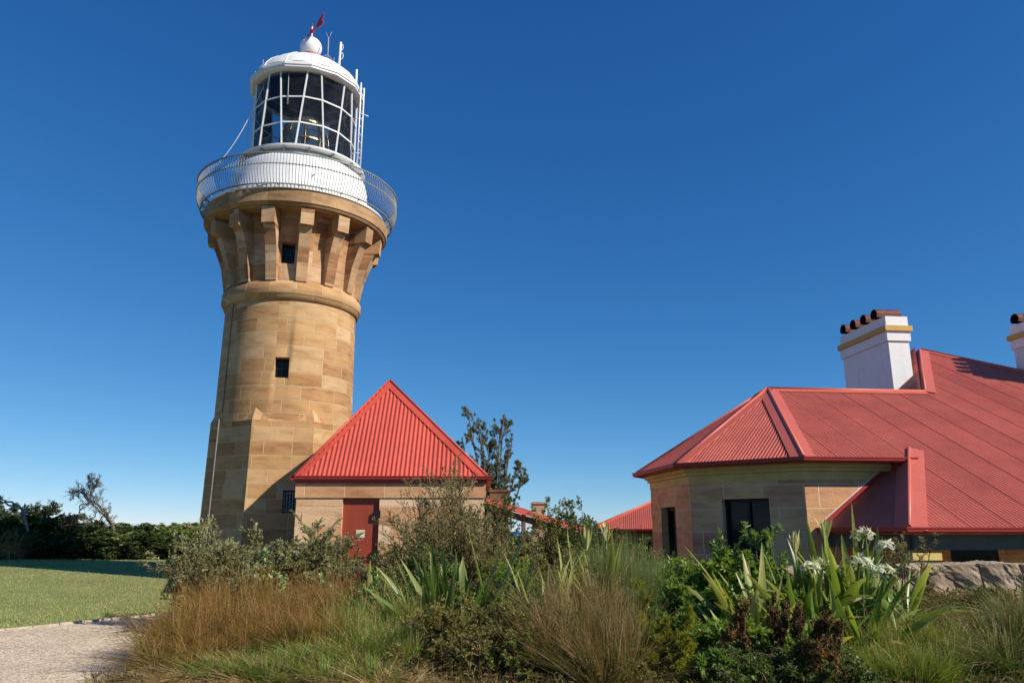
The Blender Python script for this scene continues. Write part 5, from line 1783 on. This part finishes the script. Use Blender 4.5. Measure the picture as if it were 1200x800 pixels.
# dry seed heads on stems
def seedhead(seed, px, py, Y, wpx, mat, label):
    x, y, h, w = sp_at(px, py, Y, wpx)
    rg = np.random.default_rng(seed)
    s0 = stems0(rg, 9, w * .12, h * .72, .34, 6, .12, .06)
    s1 = grow(rg, s0, 10, .72, 1.0, .75, .22, 4, .25, .1, .2)
    s2 = grow(rg, s1, 8, .4, 1.0, .7, .45, 3, .25, .1, .2)
    kx = w / 2 / np.quantile(np.abs(s2[:, -1, :2]), .95); kz = h / np.quantile(s2[:, -1, 2], .99)
    sv = np.array([kx, kx, kz]); s0, s1, s2 = s0 * sv, s1 * sv, s2 * sv
    hd = fmesh('seed_heads', [tubes(s2, .0022, .0016, 3), leaves(rg, s2, 9, .020, .014, .5, .05, .3)])
    st_ = fmesh('stems', [tubes(s0, .006, .004, 5), tubes(s1, .0032, .002, 3)])
    put('seed_plant', [('stems', st_, 'twig'), ('seed_heads', hd, mat)], x, y, 0, 1.0, None, label, 'seed heads')
seedhead(300, 874, 702, 8.1, 32, 'seed', 'round brown dry seed head in front of the lily leaves')
seedhead(301, 938, 708, 7.9, 42, 'seed_rust', 'large dark rusty seed head below the white lilies')
seedhead(302, 975, 718, 7.9, 34, 'seed_rust', 'dark rusty seed head at the right of the larger one')
seedhead(303, 966, 752, 7.6, 30, 'seed', 'pale brown seed head near the bottom edge under the lilies')
seedhead(304, 915, 700, 8.2, 24, 'seed_rust', 'small dark seed head behind the large rusty one')

# ---- strap leaved lilies -------------------------------------------------------------
def lily(seed, px, Y, n, L, lean, curl, width, mat, label, flw=(), buds=(), name='lily', sc=1.0, rad=.10, tone=None, group=None):
    rg = np.random.default_rng(seed)
    x = spot(px, Y); z0 = G(x, Y)
    b = blades(rg, n, rad, L, lean, curl, width, 12, True, 'strap', centre=.25, jitter=.2, twist=.35)
    me = fmesh('leaves', [b[:4]], True)
    e_ = put(name, [('leaves', me, mat)], x, Y, rg.uniform(0, 6.28) * 0, sc, None, label, 'lily' if name == 'lily' else 'plant', group)
    if seed in (400, 401, 402, 406, 410):
        dl = blades(rg, 5, rad, L * .85, (.9, .25), (1.3, .4), width * .6, 10, True, 'strap', centre=.1, jitter=.2)
        link('dry_leaves', fmesh('dry_leaves', [dl[:4]], True), 'straw_grass', e_)
    for (fx, fy, fd, bud) in [(a[0], a[1], a[2], False) for a in flw] + [(a[0], a[1], a[2], True) for a in buds]:
        top = Vector((spot(fx, Y + fd, ztop(fy, Y + fd)) - x, fd, ztop(fy, Y + fd) - z0))
        mid = Vector((top.x * .35, top.y * .35, top.z * .55))
        m = MB()
        pts = [Vector((0, 0, 0)), mid * .5, mid, mid.lerp(top, .55) + Vector((0, 0, .03)), top]
        m.tube(pts, [.016, .015, .014, .013, .012], 7)
        if bud:
            prof = [(0, .012), (.05, .035), (.10, .042), (.17, .036), (.24, .016), (.28, .003)]
            nb = 7
            VB = []; FB = []; TB = []; AB = []
            rb = blades(rg, 13, .016, .24, (.16, .10), (.10, .2), .042, 6, True, 'lens', jitter=.15)
            o = link('flower_stem', None or m.build('tmp', 'strap', e_).data, None, e_)
            bpy.data.objects.remove(bpy.data.objects['tmp'])
            fo = link('flower_bud', fmesh('flower_bud', [rb[:4]], True), 'bud', e_)
            fo.location = top - Vector((0, 0, .03))
        else:
            # umbel of white spidery flowers: about a dozen, each with six narrow recurved petals
            parts = []; st2 = []
            nf = 17
            for q in range(nf):
                dd_ = unit(np.array([rg.normal(), rg.normal(), abs(rg.normal()) * .9 + .25]))
                c = dd_ * rg.uniform(.07, .12)
                pb_ = blades(rg, 6, .004, .078, (1.0, .15), (.9, .3), .019, 5, False, 'lens', azsd=.25, jitter=.12)
                # tilt petals to face outwards
                zax = dd_; xax = unit(np.cross(zax, np.array([.3, .1, .9]))); yax = np.cross(zax, xax)
                R3 = np.stack([xax, yax, zax], 1)
                parts.append((pb_[0] @ R3.T + c, pb_[1], pb_[2], pb_[3]))
                st2.append(np.stack([np.zeros(3), c * .5, c]))
            hd = fmesh('flower_head', parts, True)
            o = link('flower_stem', m.build('tmp', 'strap', e_).data, None, e_)
            bpy.data.objects.remove(bpy.data.objects['tmp'])
            fo = link('flower_head', hd, 'petal', e_)
            fo.location = top
            fst = link('pedicels', fmesh('pedicels', [tubes(np.array(st2), .004, .003, 4)]), 'strap', fo)
    return e_

lily(400, 1005, 9.9, 50, 1.0, (.42, .30), (.55, .6), .120, 'strap', 'largest lily clump with white flower heads in front of the verandah corner', flw=[(1012, 632, .1), (1038, 646, .25)], rad=.22)
lily(401, 945, 9.7, 46, .98, (.40, .30), (.60, .6), .115, 'strap', 'lily clump with white spidery flowers below the lean-to roof', flw=[(950, 672, -.15), (962, 668, .1)], buds=[(932, 646, 0)], rad=.2)
lily(402, 1015, 9.4, 36, .98, (.75, .32), (.5, .4), .130, 'strap', 'spreading lily with two low white flowers left of the stone wall', flw=[(1012, 664, .1), (1036, 674, .2)], rad=.2)
lily(403, 893, 9.4, 30, 1.05, (.55, .3), (.45, .4), .120, 'strap_pale', 'pale edged lily left of the flowering clumps', rad=.16)
lily(404, 880, 9.0, 18, .85, (.85, .3), (.6, .4), .115, 'strap_pale', 'low spreading lily leaves above the dry seed heads')
lily(405, 962, 10.2, 32, 1.02, (.28, .22), (.30, .5), .105, 'strap', 'upright lily leaves in front of the bay corner', buds=[(968, 630, 0)], rad=.25)
lily(406, 965, 9.0, 26, .85, (.85, .3), (.5, .4), .11, 'strap', 'low lily leaves around the rusty seed heads')
lily(407, 1062, 10.2, 20, .85, (.95, .28), (.35, .3), .085, 'strap', 'flat lying lily leaves reaching over the stone wall')
lily(408, 640, 10.2, 24, 1.05, (.5, .28), (.3, .4), .085, 'strap_pale', 'pale lily with an open cream bud behind the brown reeds', buds=[(660, 686, 0), (687, 642, .2)], rad=.2)
lily(409, 708, 10.8, 18, 1.2, (.26, .2), (.25, .4), .085, 'strap_pale', 'upright pale lily with a closed bud behind the feathery bush', buds=[(711, 632, 0)], rad=.2)
lily(410, 528, 10.7, 60, 1.12, (.45, .28), (.15, .3), .115, 'spear', 'clump of broad dark spear leaves before the store', name='spear_plant', rad=.28)
lily(411, 448, 11.2, 20, .8, (.42, .28), (.25, .3), .085, 'strap_pale', 'small pale strap leaved plant in front of the store door', name='spear_plant', rad=.2)
lily(412, 590, 11.0, 20, 1.05, (.65, .28), (.25, .3), .10, 'spear', 'leaning dark strap leaves right of the spear clump', name='spear_plant', rad=.2)
lily(413, 500, 10.4, 16, .72, (.5, .28), (.3, .3), .075, 'strap_pale', 'small pale strap leaves behind the green rushes', name='spear_plant', rad=.15)

# ---- undergrowth and litter that fills the bed (nobody could count it) -------------------
rg = np.random.default_rng(900)
n = 34000
xs_ = rg.uniform(-4.2, 8.6, n); ys_ = rg.uniform(7.0, 14.0, n)
keep = in_bed(xs_, ys_) & ~((ys_ > 11.4) & (xs_ > 4.2))
xs_, ys_ = xs_[keep], ys_[keep]
pth = np.stack([np.stack([xs_, ys_, ground(xs_, ys_) + .02], 1), np.stack([xs_ + rg.normal(0, .05, len(xs_)), ys_ + rg.normal(0, .05, len(xs_)), ground(xs_, ys_) + rg.uniform(.04, .22, len(xs_))], 1)], 1)
lit = leaves(rg, pth, 3, .075, .016, 0, .2, .5)
tag(link('undergrowth', fmesh('undergrowth', [lit, tubes(pth[::3], .003, .002, 3)]), 'litter'), kind='stuff')

# ---- lawn blades ------------------------------------------------------------------------
n = 90000
yy = 12.2 + (32.4 - 12.2) * rg.random(n) ** 1.5
xx = -0.71 * yy + rg.random(n) * (yy * .52)
path_x = np.interp(yy, [p[1] for p in EL], [p[0] for p in EL])
keep = (xx < np.where(yy < 17.6, path_x - .06, -6 - (yy - 17) * .25)) & (xx > -26) & ((yy > 17.0) | (xx < path_x - .06))
xx, yy = xx[keep], yy[keep]
n = len(xx)
b = blades(rg, n, .0, .036, (.5, .3), (.5, .4), .0085, 2)
Vb = b[0].reshape(n, -1, 3) + np.stack([xx, yy, ground(xx, yy) + .012], 1)[:, None]
tag(link('lawn_grass', fmesh('lawn_grass', [(Vb.reshape(-1, 3), b[1], b[2], b[3])]), 'turf'), kind='stuff')
# loose gravel stones along the path
n = 6000
k_ = rg.integers(0, 159, n); f_ = rg.random(n)
xy = el[k_] * (1 - f_)[:, None] + er[k_] * f_[:, None]
mk = (xy[:, 1] > 8) & (xy[:, 1] < 17)
xy = xy[mk]; n = len(xy)
c = np.c_[xy, np.full(n, .012)]
s_ = rg.uniform(.006, .016, n)[:, None]
off = np.array([[1, 0, 0], [0, 1, 0], [-1, 0, 0], [0, -1, 0], [0, 0, .8], [0, 0, -.6]])
Vp = (c[:, None] + off[None] * s_[:, None] * rg.uniform(.7, 1.3, (n, 6, 1))).reshape(-1, 3)
tri = np.array([[0, 1, 4, 4], [1, 2, 4, 4], [2, 3, 4, 4], [3, 0, 4, 4]])
o_ = (np.arange(n) * 6)[:, None, None]
Fp = (o_ + tri[None]).reshape(-1, 4)[:, :3]
tag(link('loose_gravel', np_mesh('loose_gravel', Vp, Fp), 'edging'), kind='stuff')

# ---- background scrub: individual coastal bushes beyond the lawn ----------------------------
def bush_mesh(seed, nl, ll, lw):
    rg = np.random.default_rng(seed)
    s0 = stems0(rg, 14, .12, 1.0, .62, 6, .06, .14)
    s1 = grow(rg, s0, 7, .25, 1, .7, .5, 4, .08, .15)
    s2 = grow(rg, s1, 5, .2, 1, .7, .5, 3, .08, .18)
    k = 1 / np.quantile(s2[:, -1, 2], .98); kx = .5 / np.quantile(np.abs(s2[:, -1, :2]), .93)
    sv = np.array([kx, kx, k])
    s0, s1, s2 = s0 * sv, s1 * sv, s2 * sv
    return (fmesh('stems', [tubes(s0, .012, .006, 4), tubes(s1, .006, .003, 3)]),
            fmesh('foliage', [leaves(rg, s2, nl, ll, lw, 0, .1, .4, None, True), leaves(rg, s1, nl, ll, lw, 0, .1, .4, None, True)]))
bm_ = [bush_mesh(500 + i, 16, .058, .030) for i in range(4)]
bushes = []
for i in range(34):
    px = -70 + i * 10.2 + rng.uniform(-6, 6)
    Y = 33.6 + rng.uniform(-.8, 5.5)
    top = np.interp(px, [-70, 0, 40, 75, 110, 150, 190, 215, 240, 300], [600, 598, 602, 613, 624, 622, 626, 634, 640, 644]) + rng.uniform(-3, 9)
    light_ = px > 160 and i % 4
    x = spot(px, Y)
    h = max(1.3, ztop(top, Y) - G(x, Y))
    w_ = rng.uniform(2.6, 3.8)
    lb = ('light green coastal bush at the right end of the scrub belt beside the lighthouse', 'light green bushes at the end of the scrub belt') if light_ else ('dark coastal bush in the scrub belt at the far edge of the lawn', 'dark bushes in the scrub belt')
    m_ = bm_[i % 4]
    put('coastal_bush', [('stems', m_[0], 'bark'), ('foliage', m_[1], 'bush_light' if light_ else 'bush_dark')], x, Y, rng.uniform(0, 6.28), (w_, w_, h), None, lb[0], 'bush', lb[1])
# low skirt of bushes along the edge, and more behind the buildings to close the view
for i in range(14):
    px = -40 + i * 20 + rng.uniform(-6, 6); Y = 32.7 + rng.uniform(-.4, .5)
    x = spot(px, Y); m_ = bm_[(i + 1) % 4]
    put('coastal_bush', [('stems', m_[0], 'bark'), ('foliage', m_[1], 'bush_dark')], x, Y, rng.uniform(0, 6.28), (rng.uniform(1.7, 2.6), 2.0, rng.uniform(.7, 1.1)), None,
        'low dark bush at the foot of the scrub belt, right on the lawn edge', 'bush', 'low bushes along the lawn edge')
for i in range(9):
    px = 560 + i * 26 + rng.uniform(-6, 6); Y = 36 + rng.uniform(-1, 3)
    x = spot(px, Y); m_ = bm_[i % 4]; h = ztop(628 + rng.uniform(-3, 5), Y) - G(x, Y)
    put('coastal_bush', [('stems', m_[0], 'bark'), ('foliage', m_[1], 'bush_dark')], x, Y, rng.uniform(0, 6.28), (3.2, 3.2, max(.8, h)), None,
        'dark bush far behind the covered walkway', 'bush', 'bushes far behind the walkway')
# dry tufts at the far left edge
for i, (px, Y) in enumerate(((3, 32.0), (14, 32.3), (-8, 32.1))):
    x = spot(px, Y)
    tussock(straw, i, 'straw_grass', 'straw_grass', x, Y, (1.4, 1.4, 1.3), 'dry straw tuft at the far left edge of the lawn', 'dry tufts at the lawn edge')

# ---- gnarled trees ---------------------------------------------------------------------------
def gnarled(seed, Y, limbs, nch, lf, leafmat, label, barkmat, r0=.085, up=.04, name='gnarled_tree', ll=.07, base=None, depth=.5):
    rg = np.random.default_rng(seed)
    paths = []
    b0 = limbs[0][0]
    bx_ = spot(b0[0], Y); bz = G(bx_, Y)
    for L_ in limbs:
        pts = []
        y0 = rg.uniform(-depth, depth)
        for q, (px, py) in enumerate(L_):
            yy_ = Y + y0 * q / max(1, len(L_) - 1)
            z = ztop(py, yy_)
            pts.append((spot(px, yy_, z) - bx_, yy_ - Y, z - bz))
        pts = np.array(pts)
        u = np.linspace(0, len(pts) - 1, 13)
        pts = np.stack([np.interp(u, np.arange(len(pts)), pts[:, c]) for c in range(3)], 1)
        pts[1:-1] += rg.normal(0, .035, (11, 3))
        paths.append(pts)
    paths = np.stack(paths)
    s1 = grow(rg, paths, nch[0], .35, 1, .7, .33, 5, up, .25, .3)
    s2 = grow(rg, s1, nch[1], .25, 1, .75, .5, 4, up, .28, .3)
    s3 = grow(rg, s2, nch[2], .2, 1, .7, .55, 3, up, .25, .3)
    tr = fmesh('trunk', [tubes(paths[:1], r0, r0 * .4, 7), tubes(paths[1:], r0 * .65, r0 * .2, 6) if len(paths) > 1 else tubes(paths[:1], r0, r0 * .4, 7)], True)
    crp = [tubes(s1, r0 * .24, r0 * .11, 5), tubes(s2, r0 * .12, r0 * .07, 4), tubes(s3, r0 * .075, r0 * .045, 3)]
    ps_ = [('trunk', tr, barkmat), ('branches', fmesh('branches', crp), barkmat)]
    if lf:
        ps_.append(('crown', fmesh('crown', [leaves(rg, s3, lf, ll, ll * .42, .3, .1, .5, None, True)]), leafmat))
    e_ = put(name, ps_, bx_, Y, 0, 1.0, bz, label, 'tree')
    return e_
gnarled(601, 33.6, [[(134, 622), (130, 610), (120, 597), (112, 588), (105, 586), (100, 578)], [(134, 624), (128, 612), (104, 588), (97, 590), (90, 602), (86, 615)],
                    [(104, 588), (108, 578), (112, 570), (116, 564)], [(103, 586), (98, 578), (90, 576), (86, 578)], [(108, 580), (106, 572), (104, 566), (107, 559)]],
        (11, 8, 7), 0, 'bush_dark', 'bare windswept tree leaning left above the dark scrub', 'bark', .062)
gnarled(602, 33.2, [[(38, 640), (28, 604), (24, 594), (12, 592), (-6, 588)], [(26, 606), (26, 596), (30, 590), (27, 600)], [(20, 592), (8, 586), (0, 584), (-10, 588)]],
        (5, 4, 4), 1, 'bush_dark', 'pale dead branching tree at the left edge of the scrub', 'palebark', .07)
gnarled(603, 34.6, [[(64, 640), (60, 612), (56, 604), (62, 598)], [(60, 612), (50, 604), (44, 600), (40, 596)], [(62, 608), (70, 602), (76, 604), (80, 608)]],
        (7, 5, 5), 5, 'bush_dark', 'small twiggy tree with thin crown in the middle of the scrub', 'bark', .06)
gnarled(604, 34.2, [[(118, 640), (112, 618), (106, 610), (112, 604)], [(112, 616), (120, 606), (126, 602), (130, 606)]],
        (7, 5, 5), 2, 'bush_dark', 'twiggy grey shrub tree under the bare windswept tree', 'palebark', .05)
# banksia behind the store
def banksia(px, Y, label):
    rg = np.random.default_rng(77)
    bx_ = spot(px, Y); bz = G(bx_, Y)
    L = []
    for tip in ((548, 484), (560, 492), (591, 486), (586, 500), (574, 520), (606, 544), (600, 520), (540, 515), (612, 556), (566, 545)):
        y1 = Y + rg.uniform(-.7, .7)
        z = ztop(tip[1], y1); tx = spot(tip[0], y1, z) - bx_
        f = np.linspace(0, 1, 10)[:, None]
        p = np.array([[0, 0, 0]]) * (1 - f) + np.array([[tx, y1 - Y, z - bz]]) * f
        p[:, :2] *= f ** .35
        p += rg.normal(0, .04, p.shape) * f
        L.append(p)
    L = np.stack(L)
    s1 = grow(rg, L, 15, .36, .97, .50, .20, 4, .2, .12, .5)
    s2 = grow(rg, s1, 4, .35, 1, .6, .45, 3, .16, .12, .3)
    ends = np.concatenate([s2[:, -2:], s1[:, -2:], L[:, -2:]])
    tr = fmesh('trunk', [tubes(L, .060, .014, 6)], True)
    br = fmesh('branches', [tubes(s1, .014, .007, 4), tubes(s2, .008, .005, 3)])
    cr = fmesh('crown', [leaves(rg, ends, 44, .072, .019, .0, .0, .45, None, True), leaves(rg, s2, 16, .075, .020, .2, .0, .5, None, True)])
    put('banksia_tree', [('trunk', tr, 'bark'), ('branches', br, 'bark'), ('crown', cr, 'banksia')], bx_, Y, 0, 1, bz, label, 'tree')
banksia(578, 25.5, 'thin many stemmed tree with tufted dark leaves behind the right corner of the store')
